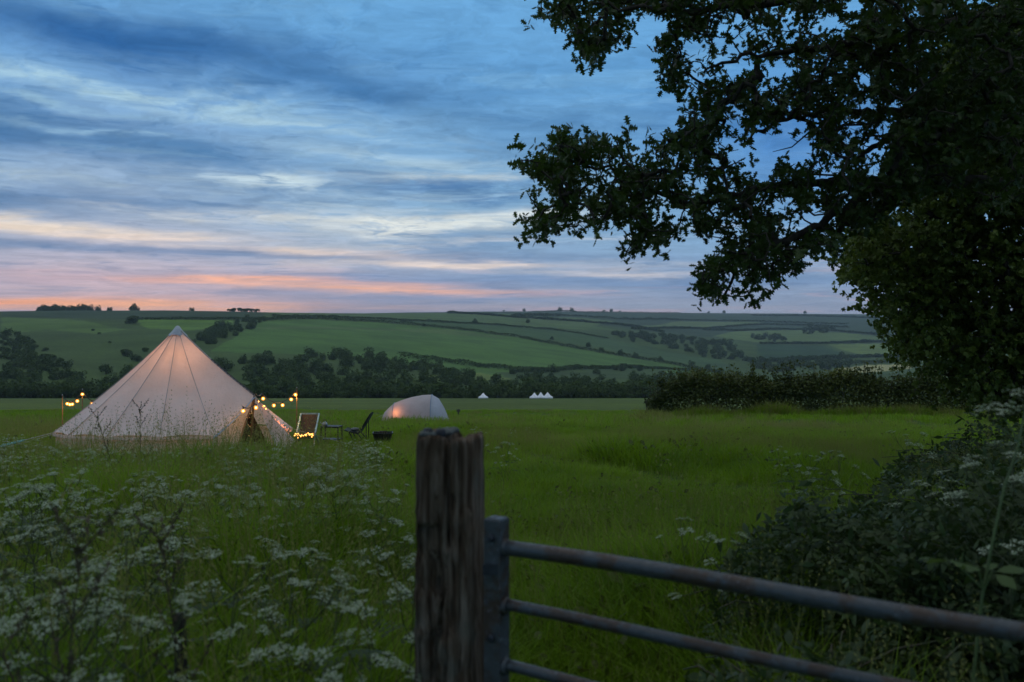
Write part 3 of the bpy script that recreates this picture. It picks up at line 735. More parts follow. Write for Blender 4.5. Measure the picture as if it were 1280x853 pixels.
def on(c, px):
    return min(c, key=lambda p: abs(640 + F * p.x / p.y - px))
festoon([c0_, c1], [on(c1, 329), on(c1, 343), on(c1, 354), on(c1, 364), on(c1, 369)], 'garland of five round warm bulbs sagging to the pole right of the bell tent')
c2 = catenary(pl2_top, pl_top, .17, 17); c3 = catenary(pl_top, P(122, 500, 21.6), .1, 9)
festoon([c2, c3], [on(c2, 84), on(c2, 87) , on(c2, 91), on(c2, 96), c2[-1], on(c3, 115)], 'cluster of warm bulbs strung between two poles at the left edge of the bell tent')
festoon([catenary(P(303, 508, 17.4), P(319, 505, 17.9), .06, 7)], [P(304, 509, 17.4), P(320, 505, 17.9)], 'pair of orange bulbs hanging in the mouth of the bell tent')
# fairy lights: strands of small beads
fairy_hot = emit('fairy_bead_orange', (1, .40, .08), 6); fairy_pink = emit('fairy_bead_pink', (1, .30, .16), 1.6)
fairy_dim = emit('fairy_bead_dim', (1, .55, .2), 1.2)
def fairy(name_label, path, n, spread, r, mat, seed):
    rr_ = random.Random(seed); a = MB(); b = MB(); o = Vector(path[0]); st = empty('fairy_lights', o); tag(st, name_label, 'fairy lights')
    path = [Vector(p) for p in path]; b.tube([p - o for p in path], .005, 4)
    for k in range(n):
        t = rr_.uniform(0, len(path) - 1.001); i_ = int(t); p = path[i_].lerp(path[i_ + 1], t - i_)
        p = p + Vector((rr_.gauss(0, spread), rr_.gauss(0, spread), rr_.gauss(0, spread))); a.sphere(p - o, r, 6, 4)
    b.build('cable', cable_mat, st); tag(a.build('bead', mat, st), kind='stuff')
ed = [PEAK.lerp(E2, t) + Vector((.01, -.03, -.03 - .05 * math.sin(math.pi * t))) for t in np.linspace(0, 1, 10)]
fairy('dense pinkish fairy lights wound along the porch edge of the bell tent', ed[5:], 90, .035, .012, fairy_pink, 1)
fairy('few brighter fairy lights near the porch peak', [ed[1] + Vector((0, 0, .02)), ed[2], ed[3]], 14, .03, .012, fairy_hot, 2)
fairy('strand of tiny fairy lights wound down the upright in the doorway', [PEAK - Vector((.04, .02, .15)), c0 + Vector((0, -.03, .7)), c0 + Vector((.01, -.03, .1))], 9, .012, .006, fairy_dim, 3)
dl2 = Vector((DL.x + .25, DL.y + .1, 0)); fairy('strand of tiny fairy lights hanging on the left of the doorway', [PEAK + Vector((-.22, .05, -.25)), Vector((DL.x + .30, DL.y, DL.z + .55)), Vector((DL.x + .30, DL.y, DL.z + .1))], 8, .01, .006, fairy_dim, 4)
for g in ANG[3:3]: pass
bs = [APX.lerp(PEAK, t) + Vector((.02, -.02, -.05 * math.sin(math.pi * t) + .02)) for t in np.linspace(.45, .98, 14)]
m_ = MB(); o = bs[0]; m_.tube([p - o for p in bs], .01, 5)
for p in bs[::1]: m_.sphere(p - o + Vector((0, 0, -.02)), .016, 6, 4)
tag(m_.build('unlit_fairy_cable', cable_mat, None, loc=o), 'dark knotted cable of unlit fairy lights lying down the right ridge of the bell tent', 'cable')
# lantern that lights the tent from inside
ln = empty('lantern', (BC.x + .12, BC.y - .05, ZA - 1.08)); tag(ln, 'glowing lantern hanging inside the peak of the bell tent', 'lantern')
m_ = MB(); m_.tube([(0, 0, .10), (0, 0, .13), (0, 0, .15)], [.07, .05, .01], 10); m_.build('lid', steel, ln)
m_ = MB(); m_.tube([(0, 0, -.10), (0, 0, .10)], .055, 10); m_.build('globe', emit('lantern_globe', (1, .55, .2), 4), ln)
m_ = MB(); m_.tube([(0, 0, -.12), (0, 0, -.10)], .07, 10); m_.build('base', steel, ln)
m_ = MB(); m_.tube([(0, 0, .15), (0, 0, .5)], .004, 4); m_.build('hanging_cord', cable_mat, ln)
ld = bpy.data.lights.new('lantern_light', 'POINT'); ld.energy = 62; ld.color = (1, .52, .22); ld.shadow_soft_size = .1
lo = bpy.data.objects.new('lantern_light', ld); COL.objects.link(lo); lo.parent = ln; lo.location = (.0, -.0, .0)
ld.shadow_soft_size = .08

# ------------------------------------------------------------ camp furniture
dark_metal = simple('dark_metal', (.03, .032, .034), (.018, .019, .02), 12, .5, .5)
blue_metal = simple('chair_frame', (.30, .42, .42), (.22, .34, .36), 12, .4, .4)
brown_cloth = simple('brown_cloth', (.085, .052, .030), (.06, .038, .024), 14, .9)
dark_cloth = simple('dark_cloth', (.040, .052, .040), (.028, .036, .03), 14, .9)
def seat_at(px, d): x = (px - 640) / F * d; return (x, d, gz(x, d))
# deck chair facing the camera
dc = empty('deck_chair', seat_at(384.5, 20.3), R(4)); tag(dc, 'deckchair with brown sling back and pale frame beside the bell tent door', 'chair')
for s in (-.20, .20):
    b = MB(); b.beam((s, -.30, .30), (s, .36, .70), .03, .03); b.build('back_rail', blue_metal, dc)
    b = MB(); b.beam((s, .36, .02), (s, -.30, .34), .03, .03); b.build('leg', blue_metal, dc)
    b = MB(); b.beam((s * .9, -.34, .02), (s * .9, -.05, .42), .026, .03); b.build('leg', blue_metal, dc)
b = MB(); b.beam((-.21, .36, .70), (.21, .36, .70), .03, .03); b.build('top_bar', blue_metal, dc)
b = MB(); b.beam((-.21, -.30, .30), (.21, -.30, .30), .03, .03); b.build('front_bar', blue_metal, dc)
b = MB(); vs = []; prof = [(-.30, .31), (-.18, .20), (-.02, .22), (.12, .36), (.24, .52), (.36, .70)]
for (y, z) in prof: vs += [(-.185, y, z), (.185, y, z)]
b.add(vs, [(2 * i, 2 * i + 1, 2 * i + 3, 2 * i + 2) for i in range(len(prof) - 1)]); b.build('sling', brown_cloth, dc, True)
sx = Vector(dc.location)
fairy('orange fairy lights bunched along the front bar of the deckchair', [sx + Vector((-.20, -.33, .31)), sx + Vector((0, -.34, .30)), sx + Vector((.20, -.33, .31))], 34, .016, .013, fairy_hot, 5)
# low side table
tb = empty('camp_table', seat_at(414.5, 21.2), R(-8)); tag(tb, 'low dark folding camp table with a lower shelf beside the deckchair', 'table')
b = MB(); b.box((-.22, -.16, .42), (.22, .16, .45)); b.build('table_top', dark_metal, tb)
b = MB(); b.box((-.20, -.14, .14), (.20, .14, .155)); b.build('shelf', dark_metal, tb)
for sx_, sy_ in ((-1, -1), (1, -1), (-1, 1), (1, 1)):
    b = MB(); b.beam((sx_ * .20, sy_ * .14, .42), (sx_ * .205, sy_ * .145, 0), .022, .022); b.build('leg', dark_metal, tb)
kt = empty('kettle', Vector(tb.location) + Vector((-.15, -.02, .45))); tag(kt, 'small pale enamel kettle on the left end of the camp table', 'kettle')
b = MB(); b.tube([(0, 0, 0), (0, 0, .04), (0, 0, .08), (0, 0, .10)], [.06, .065, .045, .02], 12); b.build('body', steel, kt, True)
b = MB(); b.tube([(-.05, 0, .03), (-.09, 0, .06), (-.11, 0, .09)], [.014, .01, .008], 6); b.build('spout', steel, kt)
b = MB(); b.tube([(-.04, 0, .09), (-.03, 0, .14), (.03, 0, .14), (.04, 0, .09)], .006, 5); b.build('handle', dark_metal, kt)
# sling chair seen from the side
sc_ = empty('camp_chair', seat_at(449, 22.2), R(0)); tag(sc_, 'dark low sling chair seen side-on, its back leaning away to the right', 'chair')
for s in (-.24, .24):
    b = MB(); b.beam((-.33, s, .36), (.02, s, .28), .028, .028); b.build('seat_rail', dark_metal, sc_)
    b = MB(); b.beam((.02, s, .28), (.30, s, .74), .030, .028); b.build('back_post', dark_metal, sc_)
    b = MB(); b.beam((-.05, s * .9, .32), (.24, s * .9, .0), .024, .024); b.build('leg', dark_metal, sc_)
    b = MB(); b.beam((.20, s * .8, .56), (.20, s * .8, .0), .020, .020); b.build('leg', dark_metal, sc_)
    b = MB(); b.beam((-.22, s * .8, .33), (-.06, s * .8, .0), .024, .024); b.build('leg', dark_metal, sc_)
b = MB(); vs = []; prof = [(-.33, .37), (-.15, .31), (-.02, .28), (.03, .31), (.14, .48), (.24, .64), (.30, .76)]
for (y, z) in prof: vs += [(y, -.24, z), (y, .24, z)]
for (y, z) in prof: vs += [(y + .015, -.24, z - .02), (y + .015, .24, z - .02)]
n_ = len(prof) * 2
b.add(vs, [(2 * i, 2 * i + 1, 2 * i + 3, 2 * i + 2) for i in range(len(prof) - 1)] + [(n_ + 2 * i, n_ + 2 * i + 2, n_ + 2 * i + 3, n_ + 2 * i + 1) for i in range(len(prof) - 1)] + [(2 * i, 2 * i + 2, n_ + 2 * i + 2, n_ + 2 * i) for i in range(len(prof) - 1)])
b.build('sling', dark_cloth, sc_)
cu = MB(); cu.sphere((0, 0, 0), .085, 10, 6); me_ = cu.mesh('cushion', simple('cushion_cloth', (.12, .13, .13), (.08, .09, .09), 10, .9), True)
tag(link('cushion', me_, None, Vector(sc_.location) + Vector((-.10, 0, .355)), None, (1.3, 1.3, .5)), 'flattened grey cushion lying on the seat of the side-on chair', 'cushion')
# fire basket
fb = empty('fire_basket', seat_at(478.5, 21.6), R(6)); tag(fb, 'square dark iron fire basket with flared rim standing on short feet', 'fire basket')
b = MB(); lo_, hi_ = .18, .225
pl_ = [(-lo_, -lo_ * .8, .08), (lo_, -lo_ * .8, .08), (lo_, lo_ * .8, .08), (-lo_, lo_ * .8, .08), (-hi_, -hi_ * .8, .31), (hi_, -hi_ * .8, .31), (hi_, hi_ * .8, .31), (-hi_, hi_ * .8, .31)]
b.add(pl_, [(0, 3, 2, 1), (0, 1, 5, 4), (1, 2, 6, 5), (2, 3, 7, 6), (3, 0, 4, 7)]); b.build('basin', dark_metal, fb)
for k in range(4):
    p, q2 = Vector(pl_[4 + k]), Vector(pl_[4 + (k + 1) % 4]); b = MB(); b.beam(p, q2, .026, .022); b.build('rim_bar', dark_metal, fb)
    p = Vector(pl_[k]); b = MB(); b.beam(p + Vector((0, 0, .03)), Vector((p.x * 1.08, p.y * 1.08, 0)), .03, .03); b.build('foot', dark_metal, fb)
for k in range(7):
    x = -.16 + .32 * k / 6; b = MB(); b.beam((x, -.150, .08), (x * 1.22, -.186, .305), .012, .010); b.build('slat', dark_metal, fb)
b = MB()
for k in range(6): a = k * 1.1; b.tube([(-.1 * math.cos(a), -.08 * math.sin(a), .28 + .01 * k), (.12 * math.cos(a), .10 * math.sin(a), .30 + .008 * k)], .022, 6)
tag(b.build('log', simple('charred', (.05, .04, .035), (.03, .025, .02), 8, .9), fb), kind='stuff')
# dark bag and pots by the flap
bg_ = MB(); bg_.sphere((0, 0, .12), .17, 12, 8)
vv = [(x * 1.2 + .03 * math.sin(z * 30), y, z * .9) for x, y, z in bg_.v]; bg_.v = vv
bag = empty('bag', seat_at(357, 19.0)); tag(bag, 'dark bag slumped on the grass between the door flap and the deckchair', 'bag'); bg_.build('body', dark_cloth, bag, True)
b = MB(); b.tube([(-.1, -.02, .24), (-.06, -.02, .33), (.06, -.02, .33), (.1, -.02, .24)], .01, 5); b.build('strap', dark_cloth, bag)

# ------------------------------------------------------------ tunnel tent
grey_fly = canvas_mat('grey_fly', (.50, .48, .50), .35, (.95, .55, .35))
TD = 48.7
def tx(px): return (px - 640) / F * TD
tt = empty('tunnel_tent', (tx(520), TD, gz(tx(520), TD))); tag(tt, 'pale grey tunnel tent lit orange near its low left end', 'tent'); to = Vector(tt.location)
secs = [(478, 7, .35), (481, 14, .7), (486, 19, .9), (493, 25, 1.05), (503, 29, 1.1), (515, 32.5, 1.15), (528, 35, 1.2), (540, 35.5, 1.2), (548, 31, 1.15), (555, 19, 1.05), (560, 5, .9)]
def section(px, hpx, hw, n=12):
    h = hpx / F * TD; x = tx(px) - to.x
    return [(x + (0.0), -hw * math.cos(math.pi * k / n), -.05 + (h + .05) * (math.sin(math.pi * k / n) ** .75)) for k in range(n + 1)]
def loft(ss, name, mat, off=0):
    b = MB(); n = 12; vs = []
    for s_ in ss: vs += section(*s_)
    b.add(vs, [(i * (n + 1) + k, i * (n + 1) + k + 1, (i + 1) * (n + 1) + k + 1, (i + 1) * (n + 1) + k) for i in range(len(ss) - 1) for k in range(n)])
    return b.build(name, mat, tt, True)
loft(secs[:4], 'nose_panel', canvas_mat('nose_fly', (.44, .42, .42), .25, (.7, .5, .4))); loft(secs[3:8], 'fly_panel', grey_fly); loft(secs[7:], 'end_panel', canvas_mat('end_fly', (.40, .42, .48), .15, (.6, .5, .5)))
b = MB(); b.add(section(*secs[-1]), [tuple(range(13))]); b.build('end_wall', grey_fly, tt)
b = MB(); b.add(section(*secs[0]), [tuple(range(13))]); b.build('nose_wall', grey_fly, tt)
for k in (3, 7):
    p_, h_, w_ = secs[k]; b = MB(); b.tube(section(p_, h_ + .4, w_ + .012), .018, 5); b.build('hoop', simple('hoop_blue', (.16, .22, .32), None, 5, .5), tt)
for (a, px2, dy) in ((section(*secs[2])[3], 462, -1.2), (section(*secs[9])[3], 572, -1.3), (section(*secs[3])[8], 466, 1.0)):
    gp_ = Vector((tx(px2), TD + dy, 0)); gp_.z = gz(gp_.x, gp_.y); b = MB(); b.tube([Vector(a), gp_ - to], .008, 4); b.build('guy_rope', rope_mat, tt)
ld = bpy.data.lights.new('torch_light', 'POINT'); ld.energy = 6.5; ld.color = (1, .5, .2); ld.shadow_soft_size = .08
trc = empty('camping_torch', (tx(498.5), TD - .72, to.z + .40)); tag(trc, 'small lit torch shining through the left end of the tunnel tent', 'torch')
lo = bpy.data.objects.new('torch_light', ld); COL.objects.link(lo); lo.parent = trc; lo.location = (0, 0, .12)
b = MB(); b.tube([(0, 0, -.42), (0, 0, .02)], .03, 8); b.build('body', dark_metal, trc); b = MB(); b.sphere((0, 0, .05), .03, 8, 6); b.build('lamp', emit('torch_lamp', (1, .6, .3), 8), trc)

# ------------------------------------------------------------ four small bell tents at the foot of the meadow
white_cv = simple('white_canvas', (.74, .72, .74), (.66, .64, .66), 1.2, .85)
def small_bell(px, py, hpx, wpx, lab, dd=470):
    x = (px - 640) / F * dd; h = hpx / F * dd; r_ = wpx / 2 / F * dd; g = gz(x, dd)
    t = empty('bell_tent', (x, dd, g)); tag(t, lab, 'tent', 'small white bell tents at the foot of the meadow')
    b = MB(); N = 16; vs = [(0, 0, h)] + [(r_ * .5 * math.cos(2 * math.pi * k / N), r_ * .5 * math.sin(2 * math.pi * k / N), .5 * h - .03 * h) for k in range(N)] + [(r_ * math.cos(2 * math.pi * k / N), r_ * math.sin(2 * math.pi * k / N), h * .2) for k in range(N)]
    b.add(vs, [(0, 1 + k, 1 + (k + 1) % N) for k in range(N)] + [(1 + k, 1 + N + k, 1 + N + (k + 1) % N, 1 + (k + 1) % N) for k in range(N)]); b.build('roof', white_cv, t, True)
    b = MB(); b.tube([(0, 0, -.6), (0, 0, h * .2)], r_ * .96, N, False); b.build('wall', white_cv, t, True)
    b = MB(); b.add([(-.5, -r_ * .985, -.2), (.5, -r_ * .985, -.2), (0, -r_ * .80, h * .38)], [(0, 1, 2)]); b.build('door_opening', simple('tent_door_dark', (.25, .24, .26)), t)
small_bell(604, 496, 7, 13, 'small white bell tent standing alone, left of the other three far tents')
small_bell(668, 496, 7.5, 13, 'left one of the three small white bell tents in the far row', 468)
small_bell(676, 495, 8, 12, 'middle and rearmost of the three small white bell tents in the far row', 475)
small_bell(684.5, 496, 8, 14, 'right one of the three small white bell tents in the far row', 464)
# a short post out in the meadow
fp = seat_at(573, 78); t = empty('marker_post', fp); tag(t, 'short dark marker post standing alone in the meadow right of the tunnel tent', 'post')
b = MB(); b.beam((0, 0, -.1), (0, 0, .62), .12, .12); b.build('shaft', simple('dark_timber', (.06, .05, .04), (.04, .035, .03), 5, .9), t); b = MB(); b.box((-.16, -.09, .40), (.16, -.06, .60)); b.build('sign_board', simple('dark_board', (.05, .045, .04)), t)
# ------------------------------------------------------------ old timber gatepost
PX0, PYd = (560 - 640) / F * 2.72, 2.72
gp_o = empty('gatepost', (PX0, PYd + .10, gz(PX0, PYd)), R(-14)); tag(gp_o, 'old square timber gatepost, split and weathered, in the foreground', 'gatepost')
pm_, T = new_mat('old_timber')
co = T.node('ShaderNodeTexCoord', out=3)
st = T.node('ShaderNodeVectorMath', {0: co, 1: (1, 1, .07)}, operation='MULTIPLY')
g1 = T.noise(st, 42, 6, .65, dist=.6); g2 = T.noise(co, 7, 5, .6); g3 = T.noise(st, 140, 3)
c = T.ramp(g1, [(0.30, (.010, .007, .005)), (.45, (.070, .042, .025)), (.56, (.135, .096, .068)), (.70, (.25, .195, .15))])
c = T.mix(T.m('MULTIPLY', T.smooth(g2, .52, .72), .55), c, (.10, .105, .085))
hgt = T.m('ADD', g1, T.m('MULTIPLY', g3, .35))
out(T, T.node('ShaderNodeBsdfPrincipled', {'Base Color': c, 'Roughness': .92, 'Specular IOR Level': .2, 'Normal': T.node('ShaderNodeBump', {'Strength': .9, 'Height': hgt, 'Distance': .012})}))
NA, NZ = 132, 150; hw = .092; PH = 1.39
th = np.linspace(0, 2 * np.pi, NA, endpoint=False); zz = np.concatenate([np.linspace(-.3, PH, NZ)])
TT, ZZ = np.meshgrid(th, zz)
p_ = 6.0
rad = (np.abs(np.cos(TT)) ** p_ + np.abs(np.sin(TT)) ** p_) ** (-1 / p_) * hw
X0 = rad * np.cos(TT); Y0 = rad * np.sin(TT)
X0 = X0 * (1 + .10 * np.clip((PH - ZZ) / PH, 0, 1)); Y0 = Y0 * (1 + .06 * np.clip((PH - ZZ) / PH, 0, 1))
front = (Y0 < -.02)
def crack(center, width, depth, wob, seed, z0=-1, z1=3):
    cx_ = center + wob * (vnoise(ZZ, ZZ * 0, .13, seed) - .5) + wob * .4 * (vnoise(ZZ, ZZ * 0, .035, seed + 1) - .5)
    w_ = width * (.6 + .9 * vnoise(ZZ, ZZ * 0, .17, seed + 2))
    return depth * np.exp(-((X0 - cx_) / w_) ** 2) * (ZZ > z0) * (ZZ < z1)
D = crack(.020, .005, .026, .020, 11, 1.05) + crack(.006, .0045, .009, .05, 15) + crack(-.040, .024, .026, .06, 19, -1, 1.12) + crack(-.072, .005, .014, .02, 23) + crack(.055, .004, .012, .012, 27) + crack(-.015, .008, .02, .05, 31, -1, .95)
D += .012 * (vnoise(X0, ZZ, .05, 41) - .4) + .008 * (vnoise(X0 * 3, ZZ * .4, .02, 43) - .5)
D += .035 * np.exp(-(((X0 + .02) / .035) ** 2 + ((ZZ - .98) / .16) ** 2))
Y0 = np.where(Y0 < 0, Y0 + D * np.clip(-Y0 / (hw * .8), 0, 1), Y0)
sd = .010 * (vnoise(Y0, ZZ, .06, 51) - .5) + .012 * np.exp(-(((Y0 - .0) / .006) ** 2)) * np.sign(1)
X0 = np.where(np.abs(X0) > hw * .85, X0 - np.sign(X0) * np.abs(sd), X0)
ZT_ = ZZ.copy(); top = ZZ > PH - .03
ZT_ = ZT_ + np.clip((ZZ - (PH - .10)) / .10, 0, 1) * (.012 * (vnoise(X0, Y0, .03, 61) - .6) + .004 * np.sign(X0 - .018) * -1 - .02 * np.exp(-((X0 - .018) / .010) ** 2))
X0 *= 1 - .05 * np.clip((ZZ - PH + .03) / .03, 0, 1) ** 2; Y0 *= 1 - .05 * np.clip((ZZ - PH + .03) / .03, 0, 1) ** 2
V_ = np.stack([X0, Y0, ZT_], -1).reshape(-1, 3)
q_ = [(j * NA + i, j * NA + (i + 1) % NA, (j + 1) * NA + (i + 1) % NA, (j + 1) * NA + i) for j in range(NZ - 1) for i in range(NA)]
# end grain: shrink the top ring inwards
last = V_[-NA:]; vs_all = [V_]; base_i = len(V_) - NA; cur = base_i; ntot = len(V_)
for k, s_ in enumerate([.88, .7, .5, .3, .12]):
    rg = last.copy(); rg[:, 0] = last[:, 0] * s_; rg[:, 1] = last[:, 1] * s_
    rg[:, 2] = PH - .008 + .014 * (vnoise(rg[:, 0], rg[:, 1], .02, 71) - .5) - .05 * np.exp(-((rg[:, 0] - .018 - .01 * np.sin(rg[:, 1] * 60)) / .009) ** 2) + .004 * np.sign(.018 - rg[:, 0])
    vs_all.append(rg); q_ += [(cur + i, cur + (i + 1) % NA, ntot + (i + 1) % NA, ntot + i) for i in range(NA)]; cur = ntot; ntot += NA
vs_all.append(np.array([[0, 0, PH]])); q_ += [(cur + i, cur + (i + 1) % NA, ntot) for i in range(NA)]
mp = bpy.data.meshes.new('timber'); mp.from_pydata(np.vstack(vs_all).tolist(), [], q_); mp.materials.append(pm_)
mp.polygons.foreach_set('use_smooth', [True] * len(mp.polygons)); link('timber', mp, gp_o)
lich = simple('lichen', (.15, .155, .14), (.08, .085, .08), 60, .95, bump=.5)
b = MB()
for k in range(26):
    x, y = random.uniform(-.068, -.002), random.uniform(-.070, .05); r_ = random.uniform(.008, .019)
    nb = len(b.v); b.sphere((0, 0, 0), 1, 8, 5)
    for q in range(nb, len(b.v)): vx, vy, vz = b.v[q]; b.v[q] = (x + vx * r_ * 1.2, y + vy * r_, PH + .006 + vz * r_ * .55)
b.build('lichen_crust', lich, gp_o, True)
iron = simple('old_iron', (.05, .055, .065), (.03, .03, .035), 30, .6, .5, bump=.3)
for (x, y) in ((-.055, -.05), (-.012, -.055)):
    b = MB(); b.tube([(x, y, PH - .01), (x, y, PH + .016), (x, y, PH + .022)], [.017, .016, .010], 8); b.build('bolt_head', iron, gp_o, True)

# ------------------------------------------------------------ steel field gate
gm, T = new_mat('weathered_gate_steel')
co = T.node('ShaderNodeTexCoord', out=3); n = T.noise(co, 9, 6, .65); n2 = T.noise(co, 60, 4, .6)
c = T.mix(T.smooth(n, .46, .56), (.070, .076, .082), (.068, .046, .036)); c = T.mix(T.m('MULTIPLY', T.smooth(n2, .60, .72), .7), c, (.22, .23, .25))
out(T, T.node('ShaderNodeBsdfPrincipled', {'Base Color': c, 'Roughness': T.smooth(n2, .35, .65, .30, .65), 'Metallic': .25, 'Normal': T.node('ShaderNodeBump', {'Strength': .7, 'Height': n2, 'Distance': .004})}))
gt = empty('field_gate', (-.03 + .0, 2.70, gz(0, 2.7))); tag(gt, 'weathered steel tubular field gate running to the right edge of the picture', 'gate'); go_ = Vector(gt.location)
A_ = Vector((-.045, 2.70)); B_ = Vector((1.11, 2.0)); dirg = (B_ - A_).normalized(); LEN = 3.6
def gp3(s, z): q = A_ + dirg * s; return Vector((q.x, q.y, z)) - go_
ztop = EYE - .665
rz_ = [ztop, ztop - .17, ztop - .345, ztop - .55, ztop - .80]
for k, z in enumerate(rz_):
    b = MB(); n_ = 40; pts = [gp3(LEN * i / n_ + .0, z + .006 * math.sin(i * .35 + k) - .01 * math.sin(math.pi * i / n_)) for i in range(n_ + 1)]
    b.tube(pts, .0220 if k == 0 else .0168, 14); b.build('rail', gm, gt, True)
def upright(s, w, zt, zb, name='stile'):
    b = MB(); c_ = gp3(s, 0); dx = Vector((dirg.x, dirg.y, 0)) * w / 2; nx = Vector((-dirg.y, dirg.x, 0)) * w / 2
    ch = .006; pr = [c_ - dx - nx, c_ + dx - nx, c_ + dx + nx, c_ - dx + nx]
    zs = [zb, zt - .006, zt]; vs = []
    for kk, z in enumerate(zs):
        for q in pr: vs.append(c_ + (q - c_) * (1 if kk < 2 else .88) + Vector((0, 0, z + go_.z - go_.z)))
    vs = [Vector((v.x, v.y, z_)) for v, z_ in zip(vs, [zb - go_.z] * 4 + [zt - .006 - go_.z] * 4 + [zt - go_.z] * 4)]
    b.add(vs, [(4 * i + k, 4 * i + (k + 1) % 4, 4 * i + 4 + (k + 1) % 4, 4 * i + 4 + k) for i in range(2) for k in range(4)] + [(8, 9, 10, 11), (3, 2, 1, 0)]); return b.build(name, gm, gt)
upright(.0, .054, ztop + .085, go_.z + .05); upright(LEN, .05, ztop + .05, go_.z + .05)
for z in rz_:      # weld collars where the rails meet the stile
    b = MB(); b.tube([gp3(.024, z), gp3(.034, z), gp3(.040, z)], [.027, .026, .021], 12); b.build('weld', gm, gt, True)
for z in (ztop + .03, ztop - .26):      # bolts through the stile
    b = MB(); c_ = gp3(0, z); nn = Vector((-dirg.y, dirg.x, 0)); nn = nn if nn.y < 0 else -nn; b.tube([c_ + nn * .025, c_ + nn * .035, c_ + nn * .039], [.012, .012, .007], 6); b.build('bolt', iron, gt)
b = MB(); b.box((-.055, -.034, ztop - go_.z - .075), (-.010, -.026, ztop - go_.z - .045)); b.build('latch_plate', iron, gt)
upright(LEN * .5, .035, ztop - .02, go_.z + .12, 'brace')
# old stake in the flowers
sk = P(225, 775, 3.1); stt = empty('stake', (sk.x, sk.y, gz(sk.x, sk.y)), .4); tag(stt, 'short dark wooden stake half hidden among the cow parsley', 'stake')
b = MB(); b.tube([(0, 0, -.1), (0.01, 0, .3), (0, .01, sk.z - stt.location.z), (0, .01, sk.z - stt.location.z + .02)], [.024, .023, .021, .012], 9); b.build('shaft', simple('stake_wood', (.035, .026, .02), (.02, .016, .012), 12, .9, stretch=(1, 1, .2), bump=.4), stt)
b = MB(); b.tube([(0, 0, .2), (0, 0, .235)], .027, 9); b.build('wire_loop', iron, stt)

# ------------------------------------------------------------ oak
oak_leaf = leaf_mat('oak_leaf', (.022, .046, .010), (.060, .100, .020), .35, .42, True, 1.2, .35)
oak_bark = simple('oak_bark', (.050, .042, .034), (.022, .018, .015), 22, .95, bump=.8, stretch=(1, 1, .4))
# lobed leaf outline (length 1 along y)
ol = [(0, 0, 0), (.035, .14, .01), (.20, .20, .03), (.07, .33, .02), (.31, .42, .05), (.10, .54, .03), (.33, .72, .05), (.10, .77, .02), (.16, .93, .02), (0, 1.0, -.03)]
lv_ = ol + [(-x, y, z) for x, y, z in ol[1:-1]]; mid = len(lv_); lv_ = lv_ + [(0, .5, -.02)]
ring_i = list(range(len(ol))) + list(range(len(lv_) - 2, len(ol) - 1, -1))
lf_ = [(mid, ring_i[i], ring_i[(i + 1) % len(ring_i)]) for i in range(len(ring_i))]
lv_ = np.array(lv_) * (1.15, 1, 1); lf_ = np.array(lf_)
def spray_geo(lv, lf, nleaf, L, spread, r):
    """rosette of leaves round a twig end pointing along +z"""
    V = []; Fc = []; nb = 0
    for k in range(nleaf):
        a = 2.4 * k + r.uniform(-.3, .3); t = r.uniform(-.09, .03) * L / .085; el_ = r.uniform(.15, 1.15) * spread; s = L * r.uniform(.7, 1.15); roll = r.uniform(-.5, .5)
        M_ = Matrix.Rotation(a, 3, 'Z') @ Matrix.Rotation(el_ - math.pi / 2 + .0, 3, 'X') @ Matrix.Rotation(math.pi, 3, 'Z') @ Matrix.Rotation(roll, 3, 'Y')
        M_ = np.array(Matrix.Rotation(a, 3, 'Z') @ Matrix.Rotation(.5 * math.pi - el_, 3, 'X') @ Matrix.Rotation(roll, 3, 'Y'))
        M_ = np.array(Matrix.Rotation(a, 3, 'Z') @ Matrix.Rotation(el_ - .2, 3, 'X') @ Matrix.Rotation(roll, 3, 'Y'))
        v = (lv * s) @ M_.T + (0, 0, t); V.append(v); Fc.append(lf + nb); nb += len(lv)
    return np.vstack(V), np.vstack(Fc)
def poly_sample(poly, holes, n, dlo, dhi, r, dens=None):
    xs = [p[0] for p in poly]; ys = [p[1] for p in poly]; res = []
    while len(res) < n:
        x = r.uniform(min(xs), max(xs), 3000); y = r.uniform(min(ys), max(ys), 3000)
        k = in_poly(x, y, poly)
        for (hx, hy, hw_, hh_) in holes: k &= (((x - hx) / hw_) ** 2 + ((y - hy) / hh_) ** 2 > 1)
        if dens is not None: k &= r.uniform(0, 1, 3000) < dens(x, y)
        d = r.uniform(dlo, dhi, 3000)
        for a, b_, c_ in zip(x[k], y[k], d[k]): res.append(((a - 640) / F * c_, c_, EYE - (b_ - 400) / F * c_))
    return np.array(res[:n])
def grow(limbs, tips, bias=None):
    """connect every tip to the nearest part of the growing skeleton; returns nodes, parents"""
    nodes = []; par = []
    for pl in limbs:
        for i, p in enumerate(pl['pts']):
            nodes.append(p); par.append(len(nodes) - 2 if i else pl.get('parent', -1))
            if i == 0 and pl.get('to') is not None: par[-1] = int(np.argmin(np.linalg.norm(np.array(nodes[:-1]) - np.array(p), axis=1)))
    nl = len(nodes); nodes = np.array(nodes + [tuple(t) for t in tips]); par = par + [-1] * len(tips)
    N = len(nodes); inn = np.zeros(N, bool); inn[:nl] = True
    D_ = np.linalg.norm(nodes[nl:, None] - nodes[None, :nl], axis=2); best = D_.min(1) * 1.0; bi = D_.argmin(1)
    todo = np.ones(N - nl, bool)
    for _ in range(N - nl):
        b_ = np.where(todo, best, 1e9); k = int(np.argmin(b_)); todo[k] = False; par[nl + k] = int(bi[k])
        d_ = np.linalg.norm(nodes[nl:] - nodes[nl + k], axis=1) * 1.06 + .0
        up = todo & (d_ < best); best[up] = d_[up]; bi[up] = nl + k
    return nodes, par, nl
